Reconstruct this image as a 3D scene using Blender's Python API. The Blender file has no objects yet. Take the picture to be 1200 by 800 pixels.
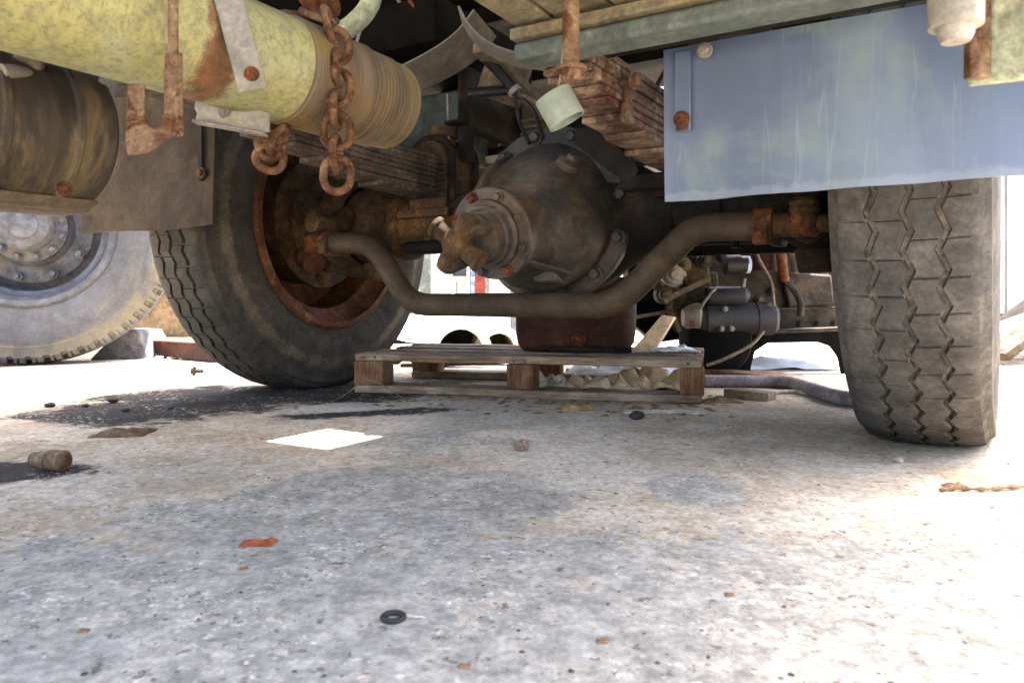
import bpy, bmesh, math, random
import numpy as np
from mathutils import Vector, Matrix, noise as mnoise
random.seed(7)
SC = bpy.context.scene
COL = SC.collection
PI = math.pi

# ------------------------------------------------------------------ camera, world, sun, exposure
CAM_H, F_PX, HOR = 0.26, 860.0, 352.0
cam_d = bpy.data.cameras.new('camera')
cam = bpy.data.objects.new('camera', cam_d); COL.objects.link(cam)
cam.location = (0, 0, CAM_H); cam.rotation_euler = (PI/2, 0, 0)
cam_d.sensor_width = 36.0; cam_d.lens = 36.0*F_PX/1200.0
cam_d.shift_y = -(400-HOR)/1200.0
cam_d.clip_start = 0.02; cam_d.clip_end = 500
cam_d.dof.use_dof = True; cam_d.dof.focus_distance = 1.65; cam_d.dof.aperture_fstop = 9.0
SC.camera = cam

YAW = math.radians(31.0)                       # the truck stands at this angle to the view
AX = Vector((0.0545, 1.884, 0.0))              # ground point under the steering axle
RT = Matrix.Rotation(-YAW, 3, 'Z')             # truck local (u, -v, z) -> world
U = RT @ Vector((1, 0, 0)); V = RT @ Vector((0, -1, 0))
SUN = (U*0.215 - V*0.24 + Vector((0, 0, 1))).normalized()
sun_d = bpy.data.lights.new('sun', 'SUN'); sun_d.energy = 4.2; sun_d.angle = math.radians(0.53)
sun_d.color = (1.0, 0.95, 0.87)
sun = bpy.data.objects.new('sun', sun_d); COL.objects.link(sun)
sun.location = SUN*30; sun.rotation_euler = SUN.to_track_quat('Z', 'Y').to_euler()
world = bpy.data.worlds.new('World'); SC.world = world; world.use_nodes = True
wn = world.node_tree.nodes; wl = world.node_tree.links
bg = wn['Background']; sky = wn.new('ShaderNodeTexSky'); sky.sky_type = 'NISHITA'; sky.sun_disc = False
sky.sun_elevation = math.asin(SUN.z); sky.sun_rotation = math.atan2(SUN.x, SUN.y)
sky.dust_density = 5.0; sky.air_density = 0.8; sky.ozone_density = 0.3
wl.new(sky.outputs[0], bg.inputs[0]); bg.inputs[1].default_value = 0.13
SC.view_settings.view_transform = 'Standard'; SC.view_settings.look = 'None'
SC.view_settings.exposure = 3.88; SC.view_settings.gamma = 1.0; SC.view_settings.use_curve_mapping = False
SC.render.engine = 'CYCLES'
SC.cycles.max_bounces = 10; SC.cycles.diffuse_bounces = 6

# ------------------------------------------------------------------ measuring helpers (photo point + distance -> place)
CL = RT.transposed() @ (Vector((0, 0, CAM_H)) - AX)
def ray(px, py): return Vector(((px-600)/F_PX, 1.0, -(py-HOR)/F_PX))
def Wd(px, py, y): r = ray(px, py); return Vector((r.x*y, y, CAM_H + r.z*y))
def Wg(px, py, z=0.0): y = F_PX*(CAM_H-z)/(py-HOR); return Wd(px, py, y)
def toL(w): return RT.transposed() @ (Vector(w) - AX)
def toW(l): return RT @ Vector(l) + AX
def Ld(px, py, y): return toL(Wd(px, py, y))
def Lv(px, py, v):
    d = RT.transposed() @ ray(px, py); t = (-v - CL.y)/d.y; return CL + d*t
def Lu(px, py, u):
    d = RT.transposed() @ ray(px, py); t = (u - CL.x)/d.x; return CL + d*t
def Lz(px, py, z):
    d = RT.transposed() @ ray(px, py); t = (z - CL.z)/d.z; return CL + d*t

# ------------------------------------------------------------------ materials
def lin(c):
    return tuple((x/12.92 if x <= .04045 else ((x+.055)/1.055)**2.4) for x in c)
def rgb(h):
    h = h.lstrip('#'); return lin(tuple(int(h[i:i+2], 16)/255 for i in (0, 2, 4))) + (1,)
class NT:
    def __init__(s, name):
        s.m = bpy.data.materials.new(name); s.m.use_nodes = True
        s.t = s.m.node_tree; s.n = s.t.nodes; s.l = s.t.links
        s.b = s.n['Principled BSDF']; s.out = s.n['Material Output']
        s.tc = s.n.new('ShaderNodeTexCoord')
    def vec(s, scale=(1, 1, 1), loc=(0, 0, 0), src='Object', rot=(0, 0, 0)):
        mp = s.n.new('ShaderNodeMapping'); mp.inputs['Scale'].default_value = scale
        mp.inputs['Location'].default_value = loc; mp.inputs['Rotation'].default_value = rot
        s.l.new(s.tc.outputs[src], mp.inputs[0]); return mp.outputs[0]
    def noise(s, v, scale, detail=6, rough=.6, dist=0.0, out='Fac'):
        n = s.n.new('ShaderNodeTexNoise'); n.inputs['Scale'].default_value = scale
        n.inputs['Detail'].default_value = detail; n.inputs['Roughness'].default_value = rough
        n.inputs['Distortion'].default_value = dist
        s.l.new(v, n.inputs['Vector']); return n.outputs[out]
    def ramp(s, f, a, b, lo=0.0, hi=1.0):
        n = s.n.new('ShaderNodeMapRange'); n.interpolation_type = 'SMOOTHSTEP'
        n.inputs[1].default_value = a; n.inputs[2].default_value = b
        n.inputs[3].default_value = lo; n.inputs[4].default_value = hi
        s.l.new(f, n.inputs[0]); return n.outputs[0]
    def mix(s, f, a, b, mode='MIX'):
        n = s.n.new('ShaderNodeMix'); n.data_type = 'RGBA'; n.blend_type = mode
        for sock, val in ((n.inputs[0], f), (n.inputs[6], a), (n.inputs[7], b)):
            if hasattr(val, 'links'): s.l.new(val, sock)
            else: sock.default_value = val
        return n.outputs[2]
    def math(s, op, a, b=None, c=None):
        n = s.n.new('ShaderNodeMath'); n.operation = op
        for i, val in enumerate((a, b, c)):
            if val is None: continue
            if hasattr(val, 'links'): s.l.new(val, n.inputs[i])
            else: n.inputs[i].default_value = val
        return n.outputs[0]
    def bump(s, h, strength, dist=.002, prev=None):
        n = s.n.new('ShaderNodeBump'); n.inputs['Strength'].default_value = strength
        n.inputs['Distance'].default_value = dist; s.l.new(h, n.inputs['Height'])
        if prev is not None: s.l.new(prev, n.inputs['Normal'])
        return n.outputs[0]
    def finish(s, col, rough=.7, normal=None, metal=0.0, spec=.4):
        for k, val in (('Base Color', col), ('Roughness', rough), ('Metallic', metal), ('Specular IOR Level', spec)):
            if hasattr(val, 'links'): s.l.new(val, s.b.inputs[k])
            else: s.b.inputs[k].default_value = val
        if normal is not None: s.l.new(normal, s.b.inputs['Normal'])
        return s.m
MATS = {}
def M(name, c1, c2, scale=12, rust=None, rust_amt=.5, rust_scale=7, dirt=None, dirt_amt=.45, rough=(.55, .9), bump=.35, metal=0.0,
      stretch=(1, 1, 1), fine=1.0, spec=.35, mott=1.0, rs=False, ring=None):
    """two-tone weathered surface with rust blotches, dirt and fine relief"""
    t = NT(name); v = t.vec(stretch)
    off = (hash_name(name) % 97)/7.0
    v2 = t.vec(stretch if rs else (1, 1, 1), (off, off*.7, -off))
    n1 = t.noise(v, scale, 10, .68, .3)
    col = t.mix(t.ramp(n1, .38, .62), rgb(c1), rgb(c2))
    if dirt:
        n3 = t.noise(v2, scale*.6, 10, .74, .6)
        col = t.mix(t.ramp(n3, 1-dirt_amt-.09, 1-dirt_amt+.09, 0, .9), col, rgb(dirt))
    if ring:
        sp_ = t.n.new('ShaderNodeSeparateXYZ'); t.l.new(t.tc.outputs['Object'], sp_.inputs[0])
        rad = t.math('SQRT', t.math('ADD', t.math('MULTIPLY', sp_.outputs[1], sp_.outputs[1]), t.math('MULTIPLY', sp_.outputs[2], sp_.outputs[2])))
        rad = t.math('ADD', rad, t.math('MULTIPLY', t.math('SUBTRACT', t.noise(v2, 26, 10, .75, .5), .5), .05))
        up = t.ramp(rad, ring[0], ring[0]+.014); dn = t.ramp(rad, ring[1]-.02, ring[1], 1, 0)
        brk = t.ramp(t.noise(v2, 6, 8, .7), .36, .6, .1, .85)
        col = t.mix(t.math('MULTIPLY', t.math('MULTIPLY', up, dn), brk), col, rgb(ring[2]))
    rf = None
    if rust:
        n2 = t.noise(v2, rust_scale, 10, .72, .8)
        rf = t.ramp(n2, 1-rust_amt-.05, 1-rust_amt+.06)
        rc = t.mix(t.ramp(t.noise(v2, rust_scale*5, 6, .7), .35, .65), rgb(rust), tuple(x*.45 for x in rgb(rust)[:3])+(1,))
        col = t.mix(rf, col, rc)
    nf = t.noise(v, max(scale, 10)*11*fine, 8, .78)
    nm = t.noise(v2, max(scale, 8)*3.1, 9, .72, .4)
    col = t.mix(1.0, col, t.ramp(nf, .34, .66, 1-.34*mott, 1+.26*mott), 'MULTIPLY')
    col = t.mix(1.0, col, t.ramp(nm, .34, .66, 1-.32*mott, 1+.24*mott), 'MULTIPLY')
    r = t.ramp(n1, .3, .7, rough[0], rough[1])
    nb = t.bump(nf, bump*.6, .0016)
    nb = t.bump(n1, bump, .004, nb); nb = t.bump(nm, bump*.7, .002, nb)
    if rf is not None: nb = t.bump(rf, bump*.8, .0012, nb)
    MATS[name] = t.finish(col, r, nb, metal, spec)
    return MATS[name]
def hash_name(s):
    h = 0
    for ch in s: h = (h*31 + ord(ch)) & 0xffff
    return h

M('rubber', '#363432', '#42403d', 9, dirt='#514d48', dirt_amt=.46, rough=(.85, .97), bump=.4, spec=.15, mott=.7)
M('groove_dust', '#6b645a', '#565049', 20, dirt='#423d37', dirt_amt=.42, rough=(.9, 1), bump=.3, spec=.1)
M('rubber_tan', '#312f2b', '#3d3a35', 7, dirt='#48433b', dirt_amt=.46, rough=(.88, .98), bump=.3, spec=.12, mott=.6, ring=(.405, .452, '#5f5749'))
M('rubber_pale', '#414246', '#4d4e52', 5, dirt='#55544f', dirt_amt=.42, rough=(.85, .97), bump=.2, spec=.15, mott=.35, ring=(.47, .56, '#5f594c'))
M('rim_rust', '#5a3822', '#3a2416', 9, dirt='#6b4a30', dirt_amt=.42, rust='#5f3017', rust_amt=.46, rust_scale=8, rough=(.75, .95), bump=.5, spec=.2)
M('rim_grey', '#484a51', '#37393f', 10, dirt='#4c4538', dirt_amt=.35, rust='#4a3020', rust_amt=.27, rough=(.6, .85), bump=.3, mott=.6)
M('hub_grey', '#4c4e54', '#37383c', 14, dirt='#4f4635', dirt_amt=.42, rust='#57391f', rust_amt=.32, rough=(.6, .85), bump=.35, mott=.8)
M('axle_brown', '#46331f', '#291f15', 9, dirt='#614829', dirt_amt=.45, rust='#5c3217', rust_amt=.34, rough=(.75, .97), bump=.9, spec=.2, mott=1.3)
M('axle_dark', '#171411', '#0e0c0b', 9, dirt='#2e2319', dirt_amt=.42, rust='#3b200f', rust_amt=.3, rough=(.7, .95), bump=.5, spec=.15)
M('nose', '#302b25', '#1a1b1b', 9, dirt='#4a3b28', dirt_amt=.44, rust='#5f3418', rust_amt=.31, rust_scale=9, rough=(.42, .8), bump=1.0, spec=.45, mott=1.2)
M('tie_rod', '#33291b', '#292116', 14, dirt='#41351f', dirt_amt=.4, rust='#3b2312', rust_amt=.3, rough=(.6, .85), bump=.35, spec=.25, mott=.7)
M('orange_rust', '#643a1e', '#3a2213', 26, dirt='#2c1e16', dirt_amt=.48, rust='#74401c', rust_amt=.46, rust_scale=30, rough=(.8, .95), bump=.8, spec=.2)
M('dark_rust', '#391a0e', '#25120b', 10, rust='#6b2c12', rust_amt=.38, rust_scale=14, rough=(.75, .95), bump=.5)
M('chain_rust', '#634530', '#48301f', 34, dirt='#86694d', dirt_amt=.42, rust='#4a2614', rust_amt=.44, rust_scale=40, rough=(.75, .95), bump=.8, spec=.2)
M('hook_rust', '#574130', '#66513d', 18, dirt='#77664c', dirt_amt=.42, rust='#54301a', rust_amt=.46, rust_scale=22, rough=(.75, .95), bump=.5, spec=.2)
M('spring_brown', '#463b30', '#2d261f', 20, dirt='#62574a', dirt_amt=.44, rust='#3f271a', rust_amt=.34, rough=(.8, .97), bump=.8, stretch=(1, .25, 1), spec=.2)
M('spring_red', '#554032', '#3a2a20', 16, dirt='#7d6c5b', dirt_amt=.47, rust='#452516', rust_amt=.42, rough=(.85, .97), bump=.9, stretch=(1, .3, 1), spec=.15)
M('deck_olive', '#665d49', '#4f4938', 10, dirt='#75654a', dirt_amt=.42, rust='#75472a', rust_amt=.3, rust_scale=9, rough=(.7, .95), bump=.4)
M('beam_grey', '#4b524d', '#3e4541', 10, dirt='#7d7d70', dirt_amt=.4, rust='#6e5a40', rust_amt=.26, rough=(.6, .85), bump=.35, mott=0.7)
M('bracket_green', '#949780', '#7f856f', 9, dirt='#a39a80', dirt_amt=.35, rust='#9a5a30', rust_amt=.36, rough=(.6, .85), bump=.35)
M('steel_pale', '#827c72', '#6c675d', 14, dirt='#93866f', dirt_amt=.42, rust='#7c5a40', rust_amt=.22, rough=(.55, .8), bump=.3, metal=.1, mott=.5)
M('band_grey', '#6b655a', '#57524a', 8, dirt='#73624c', dirt_amt=.4, rust='#5e3d27', rust_amt=.22, rough=(.5, .75), bump=.25, mott=.6)
M('alu', '#77716a', '#5f5a54', 16, dirt='#544e46', dirt_amt=.4, rough=(.5, .75), bump=.4, metal=.2, mott=.7)
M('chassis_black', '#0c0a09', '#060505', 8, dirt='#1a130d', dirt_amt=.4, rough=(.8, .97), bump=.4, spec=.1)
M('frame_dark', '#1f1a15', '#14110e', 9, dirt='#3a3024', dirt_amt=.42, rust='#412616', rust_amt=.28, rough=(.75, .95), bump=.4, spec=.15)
M('frame_tan', '#6a5a45', '#4c4233', 7, dirt='#554839', dirt_amt=.42, rust='#6b482c', rust_amt=.3, rough=(.7, .95), bump=.4)
M('drum_brown', '#241f18', '#3a3123', 12, dirt='#5a4b32', dirt_amt=.46, rust='#55301a', rust_amt=.34, rust_scale=5, rough=(.6, .85), bump=.12, stretch=(.4, 1.3, .4), mott=.6, rs=True)
M('flap_rubber', '#352d24', '#2b241c', 5, dirt='#43392c', dirt_amt=.45, rough=(.9, 1), bump=.25, spec=.08, mott=.4)
M('engine_grey', '#35312b', '#24211d', 9, dirt='#463d30', dirt_amt=.44, rust='#402918', rust_amt=.3, rough=(.75, .95), bump=.5, spec=.2)
M('engine_olive', '#302f1f', '#22231a', 14, dirt='#57492f', dirt_amt=.47, rust='#5c3a1c', rust_amt=.33, rough=(.7, .95), bump=.6, spec=.25)
M('black_plastic', '#0e0e0f', '#161617', 20, dirt='#26231f', dirt_amt=.3, rough=(.4, .65), bump=.2)
M('starter_black', '#131417', '#1e1f23', 12, dirt='#322e2a', dirt_amt=.42, rough=(.45, .7), bump=.3, mott=.8)
M('blue_cap', '#8fa3c4', '#a9b8d0', 20, rough=(.5, .7), bump=.1, mott=0.2)
M('white_plastic', '#c9ccce', '#b5b9bd', 6, dirt='#a8a8a0', dirt_amt=.35, rough=(.45, .7), bump=.2, mott=0.3)
M('white_wall', '#cfcdc6', '#c3c1b8', .7, dirt='#b8b3a6', dirt_amt=.4, rough=(.8, .95), bump=.2, mott=0.3)
M('cream', '#d8cdb0', '#cbbf9f', 2, rough=(.6, .8), bump=.1, mott=0.2)
M('concrete_pipe', '#b9b4aa', '#a59f94', 8, rough=(.85, .97), bump=.4)
M('hose_grey', '#7d7274', '#6b6264', 14, dirt='#8f8478', dirt_amt=.4, rough=(.7, .9), bump=.3)
M('tube_mint', '#747c71', '#676e64', 8, dirt='#595a52', dirt_amt=.35, rough=(.55, .8), bump=.15, mott=.4)
M('cloth_tan', '#c9b493', '#a89070', 18, dirt='#7d6c56', dirt_amt=.3, rough=(.9, 1), bump=.4, mott=.5)
M('paper', '#c0b6a4', '#aca08c', 14, dirt='#968a75', dirt_amt=.35, rough=(.85, 1), bump=.2)
M('leaf_yellow', '#b39a5c', '#94793f', 24, rough=(.7, .95), bump=.3)
M('leaf_brown', '#6b5039', '#836746', 24, rough=(.8, .95), bump=.3)
M('leaf_orange', '#9a4c2c', '#7a3820', 24, rough=(.6, .9), bump=.3)
M('stone_brown', '#6b5646', '#857261', 30, rough=(.85, .97), bump=.6)
M('oil_black', '#22201e', '#2e2a27', 20, rough=(.6, .9), bump=.5)
M('chip', '#8f7c6b', '#a89b8d', 4, rough=(.9, 1), bump=.2)
M('chip_dark', '#39332e', '#4f463e', 4, rough=(.9, 1), bump=.2)
M('red_paint', '#6b2619', '#551d13', 8, dirt='#5c3a2a', dirt_amt=.4, rough=(.6, .85), bump=.2)
M('green_paint', '#6d7a62', '#5b6853', 8, rough=(.6, .85), bump=.2)
M('yellow_paint', '#d2b040', '#b8952f', 8, rough=(.6, .85), bump=.2)
M('blue_paint', '#4c6a9a', '#3f5a86', 8, rough=(.6, .85), bump=.2)
M('foliage', '#7fa03a', '#6b8a30', 8, rough=(.6, .85), bump=.2)
M('chock', '#55555d', '#48484f', 12, dirt='#6d6a68', dirt_amt=.4, rough=(.8, .95), bump=.4)

def wood_mat(name, c1, c2, c3, ax=0):
    t = NT(name); st = [14, 14, 14]; st[ax] = 1.2
    v = t.vec(tuple(st)); v0 = t.vec()
    g = t.noise(v, 3.2, 8, .7, .5); w = t.noise(v0, 5, 5, .6)
    col = t.mix(t.ramp(g, .4, .6), rgb(c1), rgb(c2))
    col = t.mix(t.ramp(w, .45, .6), col, rgb(c3))
    fine = t.noise(v, 12, 6, .8)
    col = t.mix(1.0, col, t.ramp(fine, .35, .65, .6, 1.3), 'MULTIPLY')
    nb = t.bump(g, .6, .003); nb = t.bump(fine, .4, .0012, nb)
    MATS[name] = t.finish(col, .9, nb, 0, .2)
wood_mat('wood', '#7b6752', '#5c4a3a', '#8a7966', 0)
wood_mat('wood_y', '#96795e', '#7f654c', '#a2886d', 1)
wood_mat('wood_dark', '#64452f', '#493222', '#75593f', 2)

def yellow_tube():
    t = NT('yellow_tube'); v = t.vec(); v2 = t.vec((1, 1, 1), (3.1, 2, 1))
    n = t.noise(v, 55, 10, .78, .4); n2 = t.noise(v2, 9, 8, .7, .5)
    col = t.mix(t.ramp(n, .42, .64), rgb('#8a8455'), rgb('#6c6849'))
    col = t.mix(t.ramp(n2, .48, .68, 0, .6), col, rgb('#8a8b70'))
    nf = t.noise(v, 160, 5, .7)
    col = t.mix(t.ramp(nf, .5, .66, 0, .6), col, rgb('#57523a'))
    rs = t.noise(v2, 14, 9, .75, 1.0)
    sep = t.n.new('ShaderNodeSeparateXYZ'); t.l.new(t.tc.outputs['Object'], sep.inputs[0])
    yy = t.math('ADD', sep.outputs[1], t.math('MULTIPLY', t.math('SUBTRACT', rs, .5), .10))
    band = t.math('MULTIPLY', t.ramp(yy, RUST_Y-.032, RUST_Y-.016), t.ramp(yy, RUST_Y+.012, RUST_Y+.03, 1, 0))
    spots = t.ramp(t.noise(v2, 22, 9, .75, .6), .66, .72)
    m = t.math('MAXIMUM', band, spots)
    rc = t.mix(t.ramp(n, .3, .7), rgb('#6f4022'), rgb('#4a2a18'))
    col = t.mix(t.math('MULTIPLY', m, .85), col, rc)
    nb = t.bump(n, .3, .002); nb = t.bump(m, .5, .001, nb)
    MATS['yellow_tube'] = t.finish(col, t.ramp(n, .3, .7, .55, .8), nb, 0, .35)
def sleeve_mat():
    t = NT('ribbed_sleeve'); v = t.vec((.15, 1, .15)); v2 = t.vec()
    n = t.noise(v, 30, 6, .7); n2 = t.noise(v2, 14, 8, .7, .5)
    col = t.mix(t.ramp(n, .35, .65), rgb('#4d3e2b'), rgb('#655746'))
    col = t.mix(t.ramp(n2, .45, .65), col, rgb('#6b562b'))
    col = t.mix(t.ramp(t.noise(v2, 20, 9, .75, .8), .58, .66, 0, .8), col, rgb('#704a32'))
    nb = t.bump(t.noise(v2, 120, 6, .7), .4, .001)
    MATS['ribbed_sleeve'] = t.finish(col, .75, nb, .1, .35)
sleeve_mat()
def blue_panel():
    t = NT('blue_panel'); v = t.vec(); v2 = t.vec((1, 1, 1), (1.7, 0, .4))
    vs = t.vec((1, 1, .16)); vh = t.vec((.5, 1, 1), (3, 0, 1))
    n = t.noise(vs, 5, 6, .55, .2); n2 = t.noise(v2, 5, 7, .6, .5)
    col = t.mix(t.ramp(n, .36, .64), rgb('#525d71'), rgb('#3a4458'))
    col = t.mix(t.ramp(n2, .46, .64, 0, .7), col, rgb('#5f6b6a'))
    # a few dried run marks
    st = t.noise(t.vec((1, 1, .05), (2, 0, 0)), 26, 3, .5, .15)
    e = t.math('ABSOLUTE', t.math('SUBTRACT', st, .56))
    col = t.mix(t.math('MULTIPLY', t.ramp(e, .0, .012, .14, 0), t.ramp(n2, .42, .55)), col, rgb('#8c97a8'))
    fine = t.noise(v, 130, 8, .78); scr = t.noise(t.vec((1, 1, .1), (4, 2, 0)), 160, 4, .7)
    col = t.mix(t.ramp(scr, .68, .72, 0, .2), col, rgb('#8f9aac'))
    col = t.mix(t.ramp(fine, .64, .70, 0, .6), col, rgb('#3c4049'))
    sp = t.noise(t.vec((1, 1, 1), (5, 3, 2)), 48, 6, .8)
    col = t.mix(t.ramp(sp, .68, .71, 0, .8), col, rgb('#5c4a36'))
    sep = t.n.new('ShaderNodeSeparateXYZ'); t.l.new(t.tc.outputs['Object'], sep.inputs[0])
    edge = t.math('ADD', t.math('SUBTRACT', PANEL_Z + .012, sep.outputs[2]), t.math('MULTIPLY', t.math('SUBTRACT', sp, .5), .03))
    col = t.mix(t.ramp(edge, .0, .006, 0, .2), col, rgb('#868a8e'))
    nb = t.bump(fine, .2, .001); nb = t.bump(n2, .3, .006, nb)
    MATS['blue_panel'] = t.finish(col, t.ramp(n2, .35, .65, .42, .7), nb, 0, .4)
PANEL_Z = .408
blue_panel()

def ground_mat():
    t = NT('concrete'); v = t.vec(); tcO = t.tc.outputs['Object']
    sep = t.n.new('ShaderNodeSeparateXYZ'); t.l.new(tcO, sep.inputs[0]); X, Y = sep.outputs[0], sep.outputs[1]
    big = t.noise(v, 1.1, 6, .6, .3); mid = t.noise(v, 6.5, 9, .68, .5); med = t.noise(v, 19, 9, .7, .4); fine = t.noise(v, 120, 8, .75)
    tan = t.mix(t.ramp(mid, .4, .6), rgb('#9c8a71'), rgb('#b2a38e'))
    tan = t.mix(t.ramp(big, .42, .62, 0, .6), tan, rgb('#b5afa3'))
    tan = t.mix(t.ramp(med, .58, .72, 0, .5), tan, rgb('#8d7f6d'))
    blue = t.mix(t.ramp(med, .4, .6), rgb('#89847a'), rgb('#9e988c'))
    blue = t.mix(t.ramp(mid, .54, .62, 0, .75), blue, rgb('#aba294'))
    blue = t.mix(t.ramp(t.noise(t.vec((1, 1, 1), (3, 8, 0)), 13, 10, .75, .8), .56, .6, 0, .8), blue, rgb('#a89c8b'))
    def blob(cx, cy, rx, ry, ang=0.0):
        c, s = math.cos(ang), math.sin(ang)
        dx = t.math('SUBTRACT', X, cx); dy = t.math('SUBTRACT', Y, cy)
        a = t.math('ADD', t.math('MULTIPLY', dx, c/rx), t.math('MULTIPLY', dy, s/rx))
        b = t.math('ADD', t.math('MULTIPLY', dx, -s/ry), t.math('MULTIPLY', dy, c/ry))
        d = t.math('SQRT', t.math('ADD', t.math('MULTIPLY', a, a), t.math('MULTIPLY', b, b)))
        return t.math('SUBTRACT', 1.0, d)
    wob = t.math('MULTIPLY', t.math('SUBTRACT', t.noise(v, 3.6, 10, .66, .6), .5), 1.5)
    wob2 = t.math('MULTIPLY', t.math('SUBTRACT', t.noise(v, 24, 12, .78, .4), .5), .7)
    # worn blue-grey coating: everything towards the gate side, in ragged patches
    wobA = t.math('MULTIPLY', t.math('SUBTRACT', t.noise(v, 1.9, 12, .72, .9), .5), 2.6)
    f1 = t.math('MULTIPLY', t.math('SUBTRACT', .84, Y), 1.5)
    f = t.math('MAXIMUM', f1, t.math('MULTIPLY', blob(-.20, .93, .30, .20, .3), .45))
    f = t.math('MAXIMUM', f, t.math('MULTIPLY', blob(-.17, 1.36, .16, .14), .3))
    f = t.math('MAXIMUM', f, t.math('MULTIPLY', blob(.26, 1.02, .07, .10), .4))
    f = t.math('ADD', t.math('ADD', f, t.math('MULTIPLY', wobA, .42)), t.math('MULTIPLY', wob2, .8))
    col = t.mix(t.ramp(f, -.02, .05), tan, blue)
    # oil and damp
    damp = t.math('MAXIMUM', blob(-.62, 2.10, .62, .30, .25), blob(-.85, 1.78, .34, .26, .2))
    damp = t.math('MAXIMUM', damp, blob(-.80, 1.11, .17, .10, .1))
    damp = t.math('MAXIMUM', damp, t.math('MULTIPLY', blob(-.37, 1.70, .28, .06, .35), .7))
    wobB = t.math('MULTIPLY', t.math('SUBTRACT', t.noise(v, 5.5, 12, .74, 1.2), .5), 3.4)
    damp = t.math('ADD', t.math('ADD', t.math('SUBTRACT', damp, .12), t.math('MULTIPLY', wobB, .5)), t.math('MULTIPLY', wob2, 1.0))
    col = t.mix(t.ramp(damp, -.12, .16, 0, .96), col, rgb('#1f1c1a'))
    drip = t.math('ADD', blob(.01, .955, .085, .06), t.math('MULTIPLY', wob2, .5))
    col = t.mix(t.ramp(drip, .0, .3, 0, .45), col, rgb('#7d786c'))
    # bare aggregate and specks
    sp = t.noise(t.vec((1, 1, 1), (7, 3, 0)), 75, 4, .75)
    clus = t.ramp(t.noise(t.vec((1, 1, 1), (1, 5, 0)), 7, 6, .7), .44, .6)
    col = t.mix(t.math('MULTIPLY', t.ramp(sp, .585, .605, 0, .85), clus), col, rgb('#c8beb0'))
    def chips(sc, off, lo, hi, c, amt):
        vn = t.n.new('ShaderNodeTexVoronoi'); vn.inputs['Scale'].default_value = sc; vn.inputs['Randomness'].default_value = 1.0
        t.l.new(t.vec((1, 1, 1), off), vn.inputs['Vector'])
        m_ = t.math('MULTIPLY', t.ramp(vn.outputs['Distance'], lo, hi, 1, 0), clus)
        sepc = t.n.new('ShaderNodeSeparateColor'); t.l.new(vn.outputs['Color'], sepc.inputs[0])
        m_ = t.math('MULTIPLY', m_, t.ramp(sepc.outputs[0], .72, .74))
        return t.mix(t.math('MULTIPLY', m_, amt), col, c), m_
    col, m1 = chips(110, (0, 0, 0), .20, .28, rgb('#c9bfae'), .6)
    col, m2 = chips(70, (3, 1, 0), .16, .24, rgb('#7d4a34'), .7)
    col, m3 = chips(85, (6, 2, 0), .15, .22, rgb('#3a342e'), .85)
    sd = t.noise(t.vec((1, 1, 1), (2, 9, 0)), 55, 4, .75)
    col = t.mix(t.ramp(sd, .62, .635, 0, .8), col, rgb('#5a5148'))
    sr = t.noise(t.vec((1, 1, 1), (12, 4, 0)), 38, 4, .75)
    col = t.mix(t.ramp(sr, .71, .74, 0, .6), col, rgb('#9d6a52'))
    col = t.mix(1.0, col, t.ramp(fine, .36, .64, .78, 1.16), 'MULTIPLY')
    gm = t.noise(t.vec((1, 1, 1), (4, 1, 0)), 46, 9, .75)
    col = t.mix(1.0, col, t.ramp(gm, .36, .64, .8, 1.15), 'MULTIPLY')
    # hairline cracks
    vo = t.n.new('ShaderNodeTexVoronoi'); vo.feature = 'DISTANCE_TO_EDGE'; vo.inputs['Scale'].default_value = .75
    wv = t.n.new('ShaderNodeVectorMath'); wv.operation = 'ADD'
    nv = t.n.new('ShaderNodeTexNoise'); nv.inputs['Scale'].default_value = 4; nv.inputs['Detail'].default_value = 6
    t.l.new(tcO, nv.inputs['Vector']); sc = t.n.new('ShaderNodeVectorMath'); sc.operation = 'SCALE'; sc.inputs['Scale'].default_value = .25
    t.l.new(nv.outputs['Color'], sc.inputs[0]); t.l.new(tcO, wv.inputs[0]); t.l.new(sc.outputs[0], wv.inputs[1]); t.l.new(wv.outputs[0], vo.inputs['Vector'])
    crack = t.math('MULTIPLY', t.ramp(vo.outputs['Distance'], .0, .0018, .45, 0), t.ramp(big, .47, .55))
    col = t.mix(crack, col, rgb('#6b6259'))
    nb = t.bump(fine, .55, .0022); nb = t.bump(med, .5, .006, nb); nb = t.bump(t.ramp(f, -.03, .08), .35, .002, nb); nb = t.bump(sp, .3, .003, nb); nb = t.bump(m3, .6, -.002, nb); nb = t.bump(m1, .4, .0015, nb)
    rough = t.math('SUBTRACT', .96, t.math('MULTIPLY', t.ramp(damp, .1, .4), .12))
    MATS['concrete'] = t.finish(col, rough, nb, 0, .12)
ground_mat()

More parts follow.
